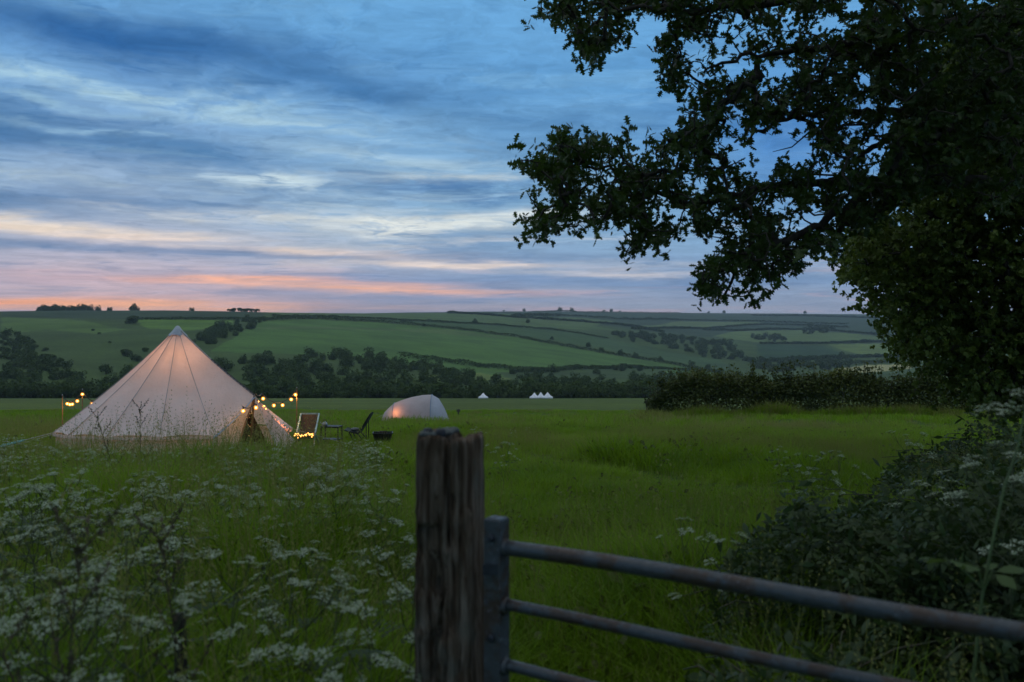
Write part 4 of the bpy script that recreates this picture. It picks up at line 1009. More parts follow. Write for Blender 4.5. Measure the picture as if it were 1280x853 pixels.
def skeleton_mesh(nodes, par, nl, rtip, power=.42, rmax=.3, fixed=None, n=5):
    N = len(nodes); cnt = np.ones(N); order = []
    ch = [[] for _ in range(N)]
    for i, p in enumerate(par):
        if p >= 0: ch[p].append(i)
    stack = [i for i in range(N) if par[i] < 0]
    while stack: i = stack.pop(); order.append(i); stack += ch[i]
    for i in reversed(order):
        if par[i] >= 0: cnt[par[i]] += cnt[i]
    rad_ = np.minimum(rtip * cnt ** power, rmax)
    if fixed is not None: rad_[:nl] = np.maximum(rad_[:nl] * .5, fixed)
    idx = [i for i in range(N) if par[i] >= 0]
    a = nodes[[par[i] for i in idx]]; b = nodes[idx]; ra = rad_[[par[i] for i in idx]]; rb = rad_[idx]
    isl = np.array([i < nl for i in idx]); ra = np.where(isl, ra, np.minimum(ra, rb * 1.7))
    # a slight droop or kink in the middle of every twig
    mid_ = (a + b) / 2 + np.where(isl[:, None], 0, 1) * rng.normal(size=a.shape) * (np.linalg.norm(b - a, axis=1)[:, None] * .10)
    t = b - a; t /= np.linalg.norm(t, axis=1)[:, None] + 1e-9
    u = np.cross(t, np.array([0.3, 0.2, 1.])); u /= np.linalg.norm(u, axis=1)[:, None] + 1e-9; w = np.cross(t, u)
    vs = []
    for c_, r_ in ((a, ra), (mid_, (ra + rb) / 2), (b, rb)):
        for k in range(n):
            th_ = 2 * math.pi * k / n; vs.append(c_ + (u * math.cos(th_) + w * math.sin(th_)) * r_[:, None])
    vs = np.stack(vs, 1); m_ = len(idx); base_ = (np.arange(m_) * 3 * n)[:, None, None]
    f = np.array([(s * n + k, s * n + (k + 1) % n, (s + 1) * n + (k + 1) % n, (s + 1) * n + k) for s in range(2) for k in range(n)])
    return vs.reshape(-1, 3), (f[None] + base_).reshape(-1, 4), idx, rad_
def curve3(pts, k=6):
    pts = [np.array(p, float) for p in pts]; o_ = []
    for i in range(len(pts) - 1):
        p0 = pts[max(i - 1, 0)]; p1 = pts[i]; p2 = pts[i + 1]; p3 = pts[min(i + 2, len(pts) - 1)]
        for t in np.linspace(0, 1, k, endpoint=False):
            o_.append(.5 * ((2 * p1) + (-p0 + p2) * t + (2 * p0 - 5 * p1 + 4 * p2 - p3) * t * t + (-p0 + 3 * p1 - 3 * p2 + p3) * t ** 3))
    o_.append(pts[-1]); return [tuple(x) for x in o_]
def PP(px, py, d): return tuple(P(px, py, d))
tb_ = (8.6, 9.2); tz = gz(*tb_)
trunk = curve3([(8.6, 9.2, tz - .3), (8.5, 9.15, 1.2), (8.3, 9.1, 3.2), (7.9, 9.0, 5.2), (7.5, 8.8, 7.4), (7.3, 8.6, 9.4)])
LIMBS = [dict(pts=trunk, r=(.42, .16)),
    dict(pts=curve3([(8.3, 9.1, 3.1), (6.4, 9.0, 3.2), PP(1290, 225, 8.9), PP(1180, 230, 8.7), PP(1120, 228, 8.6), PP(1057, 228, 8.5), PP(960, 235, 8.3), PP(860, 250, 8.1), PP(780, 216, 7.9), PP(720, 205, 7.8)]), to=1, r=(.075, .008)),
    dict(pts=curve3([PP(1132, 227, 8.6), PP(1082, 240, 8.4), PP(1055, 262, 8.2), PP(993, 296, 8.0), PP(930, 325, 7.9), PP(880, 350, 7.8)]), to=1, r=(.058, .008)),
    dict(pts=curve3([PP(1290, 150, 9.2), PP(1167, 142, 9.0), PP(1105, 141, 8.9), PP(1040, 139, 8.8), PP(985, 150, 8.6), PP(930, 178, 8.4)]), to=1, r=(.058, .008)),
    dict(pts=curve3([PP(1128, 145, 9.0), PP(1112, 172, 8.8), PP(1080, 192, 8.6), PP(1052, 216, 8.5), PP(1025, 232, 8.4)]), to=1, r=(.038, .009)),
    dict(pts=curve3([(8.1, 9.05, 4.2), PP(1290, 25, 8.9), PP(1200, 28, 8.6), PP(1120, 45, 8.4), PP(1030, 60, 8.2), PP(940, 70, 8.0), PP(880, 90, 7.8)]), to=1, r=(.075, .008)),
    dict(pts=curve3([(8.0, 9.0, 5.0), (5.6, 8.6, 5.1), (4.2, 8.2, 5.0), PP(1080, -20, 7.8), PP(930, 8, 7.6), PP(820, 12, 7.4), PP(740, 5, 7.3)]), to=1, r=(.08, .008)),
    dict(pts=curve3([(7.8, 8.9, 5.6), (5.2, 6.8, 5.6), (3.2, 4.6, 5.5), (1.6, 2.8, 5.2)]), to=1, r=(.13, .012)),
    dict(pts=curve3([(7.9, 8.9, 4.8), (6.4, 6.0, 4.9), (4.8, 3.4, 4.7), (3.2, 1.2, 4.4)]), to=1, r=(.12, .012))]
fix = np.concatenate([np.linspace(l['r'][0], l['r'][1], len(l['pts'])) for l in LIMBS])
for l in LIMBS:
    nl_ = len(l['pts']); l['pts'] = [tuple(np.array(p) + (rng.normal(0, .018, 3) if 0 < i < nl_ - 1 else 0)) for i, p in enumerate(l['pts'])]
ro = np.random.default_rng(21)
OUT = [(668, 0), (676, 26), (704, 34), (724, 60), (730, 84), (748, 84), (752, 62), (792, 44), (816, 8), (842, 26), (826, 60), (824, 92), (842, 122), (856, 142),
       (822, 158), (818, 190), (800, 206), (784, 200), (772, 168), (748, 162), (728, 176), (700, 164), (692, 176), (646, 202), (666, 222), (694, 228), (700, 240), (658, 246), (672, 262),
       (656, 288), (708, 304), (742, 284), (782, 276), (800, 282), (772, 318), (812, 312), (844, 298), (868, 286), (898, 302), (888, 330), (858, 362), (902, 374), (914, 380), (948, 376), (972, 358), (1008, 330),
       (1036, 322), (1060, 290), (1110, 270), (1180, 260), (1300, 250), (1300, -60), (668, -60)]
HOLES = [(990, 182, 32, 30), (1078, 130, 17, 13), (1084, 100, 12, 11), (1146, 10, 16, 9), (1100, 190, 12, 34), (1012, 278, 17, 15), (968, 255, 20, 9), (905, 28, 16, 12), (942, 40, 9, 14), (1040, 45, 12, 9), (1068, 165, 16, 10), (985, 60, 8, 14), (870, 145, 9, 12), (862, 230, 10, 9), (905, 170, 8, 9), (1046, 200, 13, 9), (930, 280, 9, 6), (850, 272, 14, 6), (1090, 215, 14, 10)]
tips = poly_sample(OUT, HOLES, 3100, 7.3, 9.6, ro, lambda x, y: np.where(x < 870, .95, np.where(x < 1080, .78, 1.0)) * np.clip((vnoise(x, y, 30, 191) - .14) * 3.2, .0, 1))
# the crown beyond the frame: over, to the right of and towards the camera
nC = 750; c_ = np.stack([ro.uniform(-1.5, 12, nC * 3), ro.uniform(-.5, 13, nC * 3), ro.uniform(3.4, 9.5, nC * 3)], 1)
e_ = ((c_[:, 0] - 6.8) / 6.6) ** 2 + ((c_[:, 1] - 6.4) / 6.6) ** 2 + ((c_[:, 2] - 6.0) / 3.4) ** 2
inframe = (np.abs(c_[:, 0] / np.maximum(c_[:, 1], .1)) < .60) & (c_[:, 1] > .3) & ((EYE + 400 / F * c_[:, 1] + .12) > c_[:, 2])
c_ = c_[(e_ < 1) & (e_ > .35) & ~inframe][:nC]
tips = np.vstack([tips, c_])
nodes, par, nl = grow(LIMBS, tips)
sv_, sf_, idx, rads = skeleton_mesh(nodes, par, nl, .0040, .40, .06, fix, 6)
oak = empty('oak_tree', (tb_[0], tb_[1], tz)); tag(oak, 'large dark oak reaching in over the meadow from the upper right', 'tree')
oo = np.array(oak.location)
# trunk + limbs get their own smooth tubes; twigs are one mass
for k, l in enumerate(LIMBS):
    b = MB(); n_ = len(l['pts']); b.tube([Vector(p) - Vector(oo) for p in l['pts']], list(np.linspace(l['r'][0], l['r'][1], n_)), 10)
    b.build('trunk' if k == 0 else 'branch', oak_bark, oak, True)
tw = np.array([i >= nl for i in idx]); fw = sf_.reshape(len(idx), -1, 4)[tw].reshape(-1, 4)
tag(link('twigs', mesh_np('twigs', sv_ - oo, fw, oak_bark), oak), kind='stuff')
# dead bare twig hanging in the gap of sky
b = MB(); dt = [PP(1020, 158, 8.5), PP(1004, 172, 8.5), PP(990, 184, 8.45), PP(966, 190, 8.4)]; b.tube([Vector(p) - Vector(oo) for p in dt], [.010, .008, .006, .003], 5)
b.tube([Vector(PP(998, 178, 8.5)) - Vector(oo), Vector(PP(988, 172, 8.5)) - Vector(oo)], [.005, .002], 4); b.build('dead_twig', oak_bark, oak)
leaf_dir = nodes[nl:] - nodes[[par[i] for i in range(nl, len(nodes))]]; leaf_dir /= np.linalg.norm(leaf_dir, axis=1)[:, None] + 1e-9
def frames(d, r):
    d = d + r.normal(size=d.shape) * .45; d /= np.linalg.norm(d, axis=1)[:, None]
    a = np.cross(d, r.normal(size=d.shape)); a /= np.linalg.norm(a, axis=1)[:, None]; b = np.cross(d, a)
    return np.stack([a, b, d], 2)
def spray_cloud(tipsA, dirs, kinds, per, jit, L, r, back=0.0):
    V = []; Fc = []; RN = []; nb = 0
    for k, (gv_, gf_) in enumerate(kinds):
        m_ = np.arange(len(tipsA)) % len(kinds) == k; T_ = np.repeat(tipsA[m_], per, 0); D_ = np.repeat(dirs[m_], per, 0)
        T_ = T_ + r.normal(size=T_.shape) * jit
        v, f = bake(gv_, gf_, T_ , frames(D_, r), r.uniform(.8, 1.2, len(T_))); V.append(v); Fc.append(f + nb); nb += len(v)
        RN.append(np.repeat(r.uniform(0, 1, len(T_)), len(gv_)))
    return np.vstack(V), np.vstack(Fc), np.concatenate(RN)
kinds = [spray_geo(lv_, lf_, 5, .080, 1.35, ro) for _ in range(4)]
simple_leaf = np.array([(0, 0, 0), (.16, .25, .03), (.24, .55, .05), (.10, .85, .02), (0, 1, -.03), (-.10, .85, .02), (-.24, .55, .05), (-.16, .25, .03)]); sl_f = np.array([(0, 1, 7), (1, 2, 6), (1, 6, 7), (2, 3, 5), (2, 5, 6), (3, 4, 5)])
llen = np.linalg.norm(nodes[nl:] - nodes[[par[i] for i in range(nl, len(nodes))]], axis=1)
T_in, T_out = nodes[nl:nl + 3100], nodes[nl + 3100:]
okk = llen[:3100] < .34
v, f, rn = spray_cloud(T_in[okk], leaf_dir[:3100][okk], kinds, 2, .050, .08, ro)
tag(link('leaves', mesh_np('leaves', v - oo, f, oak_leaf, rn), oak), kind='stuff')
kinds2 = [spray_geo(simple_leaf * (1.6, 1, 1), sl_f, 9, .115, 1.3, ro) for _ in range(3)]
v, f, rn = spray_cloud(T_out, leaf_dir[3100:], kinds2, 3, .13, .1, ro)
tag(link('leaves', mesh_np('leaves', v - oo, f, oak_leaf, rn), oak), kind='stuff')
# the leaves one can pick out against the sky, each its own part
one_leaf = mesh_np('leaf', lv_ * .085, lf_, oak_leaf, np.full(len(lv_), .5))
scr = np.stack([640 + F * T_in[:, 0] / T_in[:, 1], 400 - F * (T_in[:, 2] - EYE) / T_in[:, 1]], 1)
edge_d = scr[:, 0] + .3 * np.abs(scr[:, 1] - 230); pick = np.argsort(edge_d + 9999 * ~okk)[:230]
for k in pick:
    a = Matrix(frames(leaf_dir[k:k + 1], ro)[0].tolist()).to_euler(); p = T_in[k] + ro.normal(size=3) * .05 - oo
    link('leaf', one_leaf, oak, p, a)

# ------------------------------------------------------------ hedgerow maple behind the oak, to the right
map_leaf = leaf_mat('maple_leaf', (.045, .076, .014), (.150, .195, .036), .28, .5, True, .9, .3)
rm = np.random.default_rng(33)
mb = (8.6, 14.5); mz = gz(*mb)
ML = [dict(pts=curve3([(8.6, 14.5, mz - .2), (8.5, 14.4, .8), (8.3, 14.2, 3.0), (8.1, 14.1, 5.4)]), r=(.22, .07)), dict(pts=curve3([(8.5, 14.4, .6), (7.6, 13.9, 2.2), (6.6, 13.6, 3.2)]), to=1, r=(.10, .03)),
      dict(pts=curve3([(8.5, 14.3, .4), (8.0, 13.2, 1.2), (7.0, 12.6, 1.5)]), to=1, r=(.09, .03)), dict(pts=curve3([(8.4, 14.3, 1.8), (9.6, 13.2, 2.6), (10.4, 12.2, 3.4)]), to=1, r=(.10, .03))]
MOUT = [(1062, 336), (1068, 350), (1084, 360), (1090, 384), (1112, 398), (1122, 430), (1144, 450), (1160, 466), (1196, 482), (1226, 500), (1262, 516), (1420, 540), (1480, 300), (1480, 40), (1350, 0), (1220, 10), (1165, 90), (1150, 170), (1128, 200), (1120, 250), (1060, 280)]
mt = poly_sample(MOUT, [], 2600, 11.6, 13.6, rm); mt2 = poly_sample(MOUT, [], 700, 13.6, 16.2, rm)
mt = np.vstack([mt, mt2]); kp = mt[:, 2] > ground(mt[:, 0], mt[:, 1]) + .1; mt = mt[kp]
mfix = np.concatenate([np.linspace(l['r'][0], l['r'][1], len(l['pts'])) for l in ML])
mn, mp_, ml = grow(ML, mt); sv2, sf2, idx2, _ = skeleton_mesh(mn, mp_, ml, .0035, .38, .05, mfix, 5)
mo = empty('maple_tree', (mb[0], mb[1], mz)); tag(mo, 'leafy olive green hedgerow tree behind the oak at the right edge', 'tree'); mov = np.array(mo.location)
for k, l in enumerate(ML):
    b = MB(); n_ = len(l['pts']); b.tube([Vector(p) - Vector(mov) for p in l['pts']], list(np.linspace(l['r'][0], l['r'][1], n_)), 8); b.build('trunk' if k == 0 else 'branch', oak_bark, mo, True)
tw = np.array([i >= ml for i in idx2]); tag(link('twigs', mesh_np('twigs', sv2 - mov, sf2.reshape(len(idx2), -1, 4)[tw].reshape(-1, 4), oak_bark), mo), kind='stuff')
md = mn[ml:] - mn[[mp_[i] for i in range(ml, len(mn))]]; md /= np.linalg.norm(md, axis=1)[:, None] + 1e-9
kite = np.array([(0, 0, 0), (.42, .5, .08), (0, 1, -.03), (-.42, .5, .08)]); kite_f = np.array([(0, 1, 2), (0, 2, 3)])
kinds3 = [spray_geo(kite, kite_f, 11, .064, 1.3, rm) for _ in range(3)]
v, f, rn = spray_cloud(mn[ml:], md, kinds3, 7, .16, .1, rm); tag(link('leaves', mesh_np('leaves', v - mov, f, map_leaf, rn), mo), kind='stuff')

# ------------------------------------------------------------ hedge across the meadow
hedge_leaf = leaf_mat('hedge_leaf', (.028, .044, .010), (.115, .125, .026), .22, .55, True, .35, .25)
rh = np.random.default_rng(5)
hx0 = (812 - 640) / F * 50; HP = np.array([(hx0, 50.0), (12, 50.3), (18, 49.0), (24, 46.5), (29, 43)])
hp = walk(HP, .02); n = 54000; k = rh.integers(0, len(hp), n); s_ = k / len(hp)
hx, hy = hp[k, 0], hp[k, 1]
hh = 2.12 + 1.1 * (vnoise(hx, hy, 3.4, 6) - .5) + .7 * (vnoise(hx, hy, 1.1, 16) - .5) + .6 * np.clip(vnoise(hx, hy, 1.3, 7) - .6, 0, 1) * 2; hh = hh * np.clip((hx - hx0 + .6) / 3.0, .12, 1) ** .55
ang = rh.uniform(-.15, math.pi + .15, n); rr2 = rh.uniform(.72, 1.08, n)
lump = 1 + .25 * (vnoise(hx, ang * 1.5, .9, 8) - .5) * 2
ox = np.sign(np.cos(ang)) * np.abs(np.cos(ang)) ** .45 * 1.05 * rr2 * lump; oz = np.clip(np.sin(ang), 0, 1) ** .8 * rr2
pos = np.stack([hx + rh.normal(0, .12, n), hy - ox, ground(hx, hy - ox) + np.clip(hh * oz * (.8 + .2 * lump), .03, 9)], 1)
sh = rh.uniform(0, 1, n) < .10; sid = rh.integers(0, 260, n); sx_h = rh.integers(0, len(hp), 260); shh = rh.uniform(.3, 1.35, 260); sdx = rh.normal(0, .18, 260); tt_ = rh.uniform(0, 1, n)
pos[sh, 0] = (hp[sx_h[sid], 0] + sdx[sid] * tt_ + rh.normal(0, .06, n))[sh]; pos[sh, 1] = (hp[sx_h[sid], 1] - .3 + rh.normal(0, .06, n))[sh]; pos[sh, 2] = (ground(hp[sx_h[sid], 0], hp[sx_h[sid], 1]) + 1.75 + shh[sid] * tt_)[sh]
pos[:, 2] = np.maximum(pos[:, 2], ground(pos[:, 0], pos[:, 1]) + .03)
v, f = bake(simple_leaf * (1.5, 1, 1), np.array([(0, 2, 6), (2, 4, 6)]), pos, rot_mats(n), rh.uniform(.10, .20, n))
hg = empty('hedge', (hx0 + 5, 50, gz(hx0 + 5, 50))); tag(hg, 'thick dark hedge crossing the right side of the meadow below the oak', 'hedge'); hv = np.array(hg.location)
tag(link('leaves', mesh_np('leaves', v - hv, f, hedge_leaf, np.repeat(np.clip(.45 * rh.uniform(0, 1, n) + .9 * (vnoise(hx * 1.0, hy + pos[:, 2] * 1.4, 1.15, 17) - .25), 0, 1), len(simple_leaf))), hg), kind='stuff')
b = MB()
for k in range(90):
    q = hp[int(k / 90 * (len(hp) - 1))]; g = gz(q[0], q[1]); x, y = q[0] + rh.normal(0, .2), q[1] + rh.normal(0, .3)
    b.tube([Vector((x, y, g - .1)) - Vector(hv), Vector((x + rh.normal(0, .3), y + rh.normal(0, .2), g + 1.0)) - Vector(hv), Vector((x + rh.normal(0, .6), y + rh.normal(0, .3), g + rh.uniform(1.6, 2.3))) - Vector(hv)], [.035, .02, .006], 5)
for k in range(260):
    q = hp[sx_h[k]]; g = gz(q[0], q[1]); b.tube([Vector((q[0] + sdx[k] * .2, q[1] - .3, g + 1.2)) - Vector(hv), Vector((q[0] + sdx[k], q[1] - .3, g + 1.75 + shh[k])) - Vector(hv)], [.014, .004], 4)
tag(b.build('stems', oak_bark, hg), kind='stuff')
# ------------------------------------------------------------ meadow plants
grass_mat = leaf_mat('grass_blade', (.060, .125, .005), (.240, .370, .016), .35, .6, True, .45, .18)
T_ = NT(grass_mat.node_tree)      # dull and straw-toned patches across the meadow
for n_ in list(grass_mat.node_tree.nodes):
    if n_.type == 'BSDF_PRINCIPLED':
        src = n_.inputs['Base Color'].links[0].from_socket; gpos = T_.node('ShaderNodeNewGeometry', out=0)
        k1_ = T_.smooth(T_.noise(gpos, .22, 5, .65), .50, .68, 0, .45); k2_ = T_.smooth(T_.noise(gpos, 1.1, 4, .65), .52, .7, 0, .45)
        cc_ = T_.mix(k1_, src, (.20, .26, .035)); cc_ = T_.mix(k2_, cc_, (.06, .13, .03)); T_.l.new(cc_, n_.inputs['Base Color'])
pale_grass = leaf_mat('seeding_grass', (.15, .16, .035), (.26, .25, .08), .3, .7, True, .5, .15)
re_ = np.random.default_rng(77)
def tuft(n, h, w, spread, lean, seed, mat, heads=0):
    r = np.random.default_rng(seed); V = []; Fc = []; RN = []
    for k in range(n):
        a = r.uniform(0, 6.28); rad = spread * r.uniform(0, 1) ** .6; x, y = rad * math.cos(a), rad * math.sin(a)
        hh_ = h * r.uniform(.45, 1.1); la = a + r.normal(0, .9); le = lean * r.uniform(.2, 1.3) * hh_; ww = w * r.uniform(.6, 1.2)
        px_, py_ = -math.sin(la + r.uniform(-1, 1)), math.cos(la + r.uniform(-1, 1)); dx, dy = math.cos(la), math.sin(la); b = len(V)
        V += [(x - px_ * ww, y - py_ * ww, -.04), (x + px_ * ww, y + py_ * ww, -.04), (x - px_ * ww * .8 + dx * le * .25, y - py_ * ww * .8 + dy * le * .25, hh_ * .5), (x + px_ * ww * .8 + dx * le * .25, y + py_ * ww * .8 + dy * le * .25, hh_ * .5), (x + dx * le, y + dy * le, hh_ * (1 - .25 * lean))]
        Fc += [(b, b + 1, b + 3), (b, b + 3, b + 2), (b + 2, b + 3, b + 4)]; RN += [r.uniform(0, 1)] * 5
    me = mesh_np('grass_tuft', V, Fc, mat, RN)
    return bpy.data.objects.new('grass_tuft', me)
def seed_tuft(n, h, seed):
    r = np.random.default_rng(seed); V = []; Fc = []; RN = []
    for k in range(n):
        x, y = r.normal(0, .09, 2); hh_ = h * r.uniform(.7, 1.1); lx, ly = r.normal(0, .10, 2) * hh_; w = .0016; b = len(V)
        V += [(x - w, y, -.03), (x + w, y, -.03), (x + lx * .4 - w * .7, y + ly * .4, hh_ * .6), (x + lx * .4 + w * .7, y + ly * .4, hh_ * .6), (x + lx, y + ly, hh_)]; Fc += [(b, b + 1, b + 3), (b, b + 3, b + 2), (b + 2, b + 3, b + 4)]; RN += [.2] * 5
        for q in range(7):
            t = 1 - q * .03; px_, py_, pz_ = x + lx * t, y + ly * t, hh_ * t; b = len(V); s = .0065 * (1 + q * .10); a = r.uniform(0, 6.28)
            V += [(px_, py_, pz_), (px_ + s * math.cos(a), py_ + s * math.sin(a), pz_ + s), (px_ + s * math.cos(a + .6) * .8, py_ + s * math.sin(a + .6) * .8, pz_ + s * .4)]; Fc += [(b, b + 1, b + 2)]; RN += [.8] * 3
    return bpy.data.objects.new('seed_tuft', mesh_np('seed_tuft', V, Fc, pale_grass, RN))
def broad_tuft(seed):
    r = np.random.default_rng(seed); n = 16
    pos = np.stack([r.normal(0, .07, n), r.normal(0, .07, n), r.uniform(.04, .24, n)], 1); tl_ = r.uniform(.3, 1.5, n)
    v, f = bake(simple_leaf * (1.2, 1, 1), sl_f, pos, rot_mats(n, tl_), r.uniform(.04, .09, n))
    return bpy.data.objects.new('broad_leaf_tuft', mesh_np('broad_leaf_tuft', v, f, hedge_leaf, np.repeat(r.uniform(0, 1, n), 8)))
def scatter(name, kinds, pos, kind_i, scl, lean=.12):
    """ground cover: one object that instances the given tufts on its own points"""
    col_ = bpy.data.collections.new(name + '_kinds')
    for q, k in enumerate(kinds): k.name = '%s_%02d' % (name, q); col_.objects.link(k)
    n = len(pos); me = bpy.data.meshes.new(name); me.vertices.add(n); me.vertices.foreach_set('co', np.ascontiguousarray(pos, np.float32).ravel())
    a = me.attributes.new('rot', 'FLOAT_VECTOR', 'POINT'); a.data.foreach_set('vector', np.ascontiguousarray(np.stack([re_.normal(0, lean, n), re_.normal(0, lean, n), re_.uniform(0, 6.28, n)], 1), np.float32).ravel())
    a = me.attributes.new('scl', 'FLOAT', 'POINT'); a.data.foreach_set('value', np.ascontiguousarray(scl, np.float32))
    a = me.attributes.new('pick', 'INT', 'POINT'); a.data.foreach_set('value', np.ascontiguousarray(kind_i, np.int32))
    o = link(name, me); ng = bpy.data.node_groups.new(name, 'GeometryNodeTree')
    ng.interface.new_socket('Geometry', in_out='INPUT', socket_type='NodeSocketGeometry'); ng.interface.new_socket('Geometry', in_out='OUTPUT', socket_type='NodeSocketGeometry')
    N_ = ng.nodes; L_ = ng.links; gi = N_.new('NodeGroupInput'); go = N_.new('NodeGroupOutput')
    ci = N_.new('GeometryNodeCollectionInfo'); ci.inputs['Collection'].default_value = col_; ci.inputs['Separate Children'].default_value = True; ci.inputs['Reset Children'].default_value = True
    ip = N_.new('GeometryNodeInstanceOnPoints'); ip.inputs['Pick Instance'].default_value = True
    def att(nm, ty): x = N_.new('GeometryNodeInputNamedAttribute'); x.data_type = ty; x.inputs['Name'].default_value = nm; return x.outputs['Attribute']
    L_.new(gi.outputs[0], ip.inputs['Points']); L_.new(ci.outputs[0], ip.inputs['Instance']); L_.new(att('pick', 'INT'), ip.inputs['Instance Index'])
    L_.new(att('rot', 'FLOAT_VECTOR'), ip.inputs['Rotation']); L_.new(att('scl', 'FLOAT'), ip.inputs['Scale']); L_.new(ip.outputs[0], go.inputs[0])
    md_ = o.modifiers.new('scatter', 'NODES'); md_.node_group = ng
    return tag(o, kind='stuff')
def wedge(n, d0, d1, ul=-.66, ur=.66, p=1.0):
    d = (d0 ** (2 * p) + re_.uniform(0, 1, n) * (d1 ** (2 * p) - d0 ** (2 * p))) ** (1 / (2 * p)); u = re_.uniform(ul, ur, n)
    return u * d, d
def meadow(name, kinds, n, d0, d1, base_s, weights, p=1.0):
    x, y = wedge(n, d0, d1, p=p); td = track_dist(x, y); s = base_s * (.62 + .75 * vnoise(x, y, 2.6, 81)) * (.75 + .5 * vnoise(x, y, .7, 82))
    s *= np.clip((td - .10) / .45, .30, 1) * (1 - .22 * np.exp(-((td - 1.1) / .5) ** 2) * 0)
    camp = np.exp(-(np.abs((x + 4.5) / 3.1) ** 3 + np.abs((y - 18.4) / 4.8) ** 3)); s *= 1 - .70 * camp
    s *= 1 - .45 * np.exp(-(np.abs((x + 7.3) / 2.4) ** 4 + np.abs((y - 15.4) / 1.9) ** 4))
    s *= 1 - .6 * np.exp(-(np.abs((x + 5.35) / 1.0) ** 4 + np.abs((y - 16.2) / 1.6) ** 4))
    s *= 1 + .55 * np.clip(-(x / y) * 6 - .5, 0, 1) * np.clip((17.5 - y) / 3, 0, 1)
    right = np.clip((x - .2 * y) / 2, 0, 1) * (y > 8); s *= 1 - .25 * right
    s *= 1 - .75 * np.clip((y - 60) / 85, 0, 1)
    keep = (np.hypot(x - BC.x, y - BC.y) > 2.35) & ~((((x - 2.7) / 1.5) ** 2 + ((y - 4.3) / 1.7) ** 2 < 1) | (((x - 3.8) / 1.6) ** 2 + ((y - 6.0) / 1.4) ** 2 < 1)); x, y, s = x[keep], y[keep], s[keep]
    w = np.cumsum(weights) / np.sum(weights); ki = np.searchsorted(w, re_.uniform(0, 1, len(x)))
    pal = [q for q, kk in enumerate(kinds) if kk.data.materials[0] == pale_grass]; sw = (re_.uniform(0, 1, len(x)) < .75 * np.clip((vnoise(x, y, 3.8, 84) - .55) * 4, 0, 1)) & (y > 5); ki = np.where(sw & (len(pal) > 0), pal[0] if pal else 0, ki)
    s = s * (1 + .35 * (vnoise(x, y, 1.1, 85) - .5) * 2)
    return scatter(name, kinds, np.stack([x, y, ground(x, y)], 1), ki, s)
near_k = [tuft(46, .34, .0034, .11, .6, 1, grass_mat), tuft(40, .42, .0030, .10, .8, 2, grass_mat), tuft(46, .26, .004, .12, .9, 3, grass_mat), seed_tuft(6, .55, 4), broad_tuft(5)]
mid_k = [tuft(44, .32, .0060, .20, .6, 6, grass_mat), tuft(44, .38, .0055, .20, .7, 7, grass_mat), seed_tuft(7, .50, 8), broad_tuft(9)]
far_k = [tuft(46, .34, .013, .42, .5, 10, grass_mat), tuft(40, .40, .012, .42, .6, 11, grass_mat), tuft(34, .40, .010, .45, .5, 13, pale_grass)]
meadow('meadow_grass', near_k, 13000, 1.6, 9, 1.0, [.33, .27, .26, .08, .06])
meadow('meadow_grass', mid_k, 26000, 9, 30, 1.0, [.40, .38, .15, .07])
meadow('meadow_grass', far_k, 24000, 30, 150, .95, [.42, .40, .18], .75)

hk = re_.integers(0, len(hp), 1500); fx = hp[hk, 0] + re_.normal(0, .2, 1500) - .3; fy = hp[hk, 1] - re_.uniform(.75, 1.9, 1500) ** 1.0
scatter('hedge_foot_grass', [tuft(44, .55, .012, .35, .6, 14, grass_mat), tuft(30, .7, .010, .4, .5, 15, pale_grass), tuft(40, .5, .014, .4, .8, 16, grass_mat)], np.stack([fx, fy, ground(fx, fy)], 1), re_.integers(0, 3, 1500), re_.uniform(.5, 1.35, 1500) * (.5 + .9 * vnoise(fx, fy, 1.8, 88)))
# ------------------------------------------------------------ cow parsley
pars_stem = leaf_mat('parsley_stem', (.040, .055, .020), (.075, .085, .035), .1, .6, True, 1, .3)
pars_leaf = leaf_mat('parsley_leaf', (.024, .050, .014), (.050, .082, .022), .3, .55, True, 1, .25)
petal, T = new_mat('white_petal')
nz = T.node('ShaderNodeAttribute', out=2, attribute_name='rnd'); pc = T.mix(nz, (.30, .37, .23), (.56, .60, .46))
out(T, T.node('ShaderNodeMixShader', {0: .3, 1: T.node('ShaderNodeBsdfDiffuse', {0: pc}), 2: T.node('ShaderNodeBsdfTranslucent', {0: pc})}))
def flat_tube(V, Fc, RN, a, b, r0, r1, rv=.5):
    a, b = Vector(a), Vector(b); t = (b - a).normalized(); x = t.cross(Vector((.3, .5, .8))).normalized(); y = t.cross(x); q = len(V)
    for p, r in ((a, r0), (b, r1)):
        for k in range(3): th_ = 2.094 * k; V.append(tuple(p + (x * math.cos(th_) + y * math.sin(th_)) * r))
    for k in range(3): k2 = (k + 1) % 3; Fc.append((q + k, q + k2, q + 3 + k2)); Fc.append((q + k, q + 3 + k2, q + 3 + k))
    RN += [rv] * 6
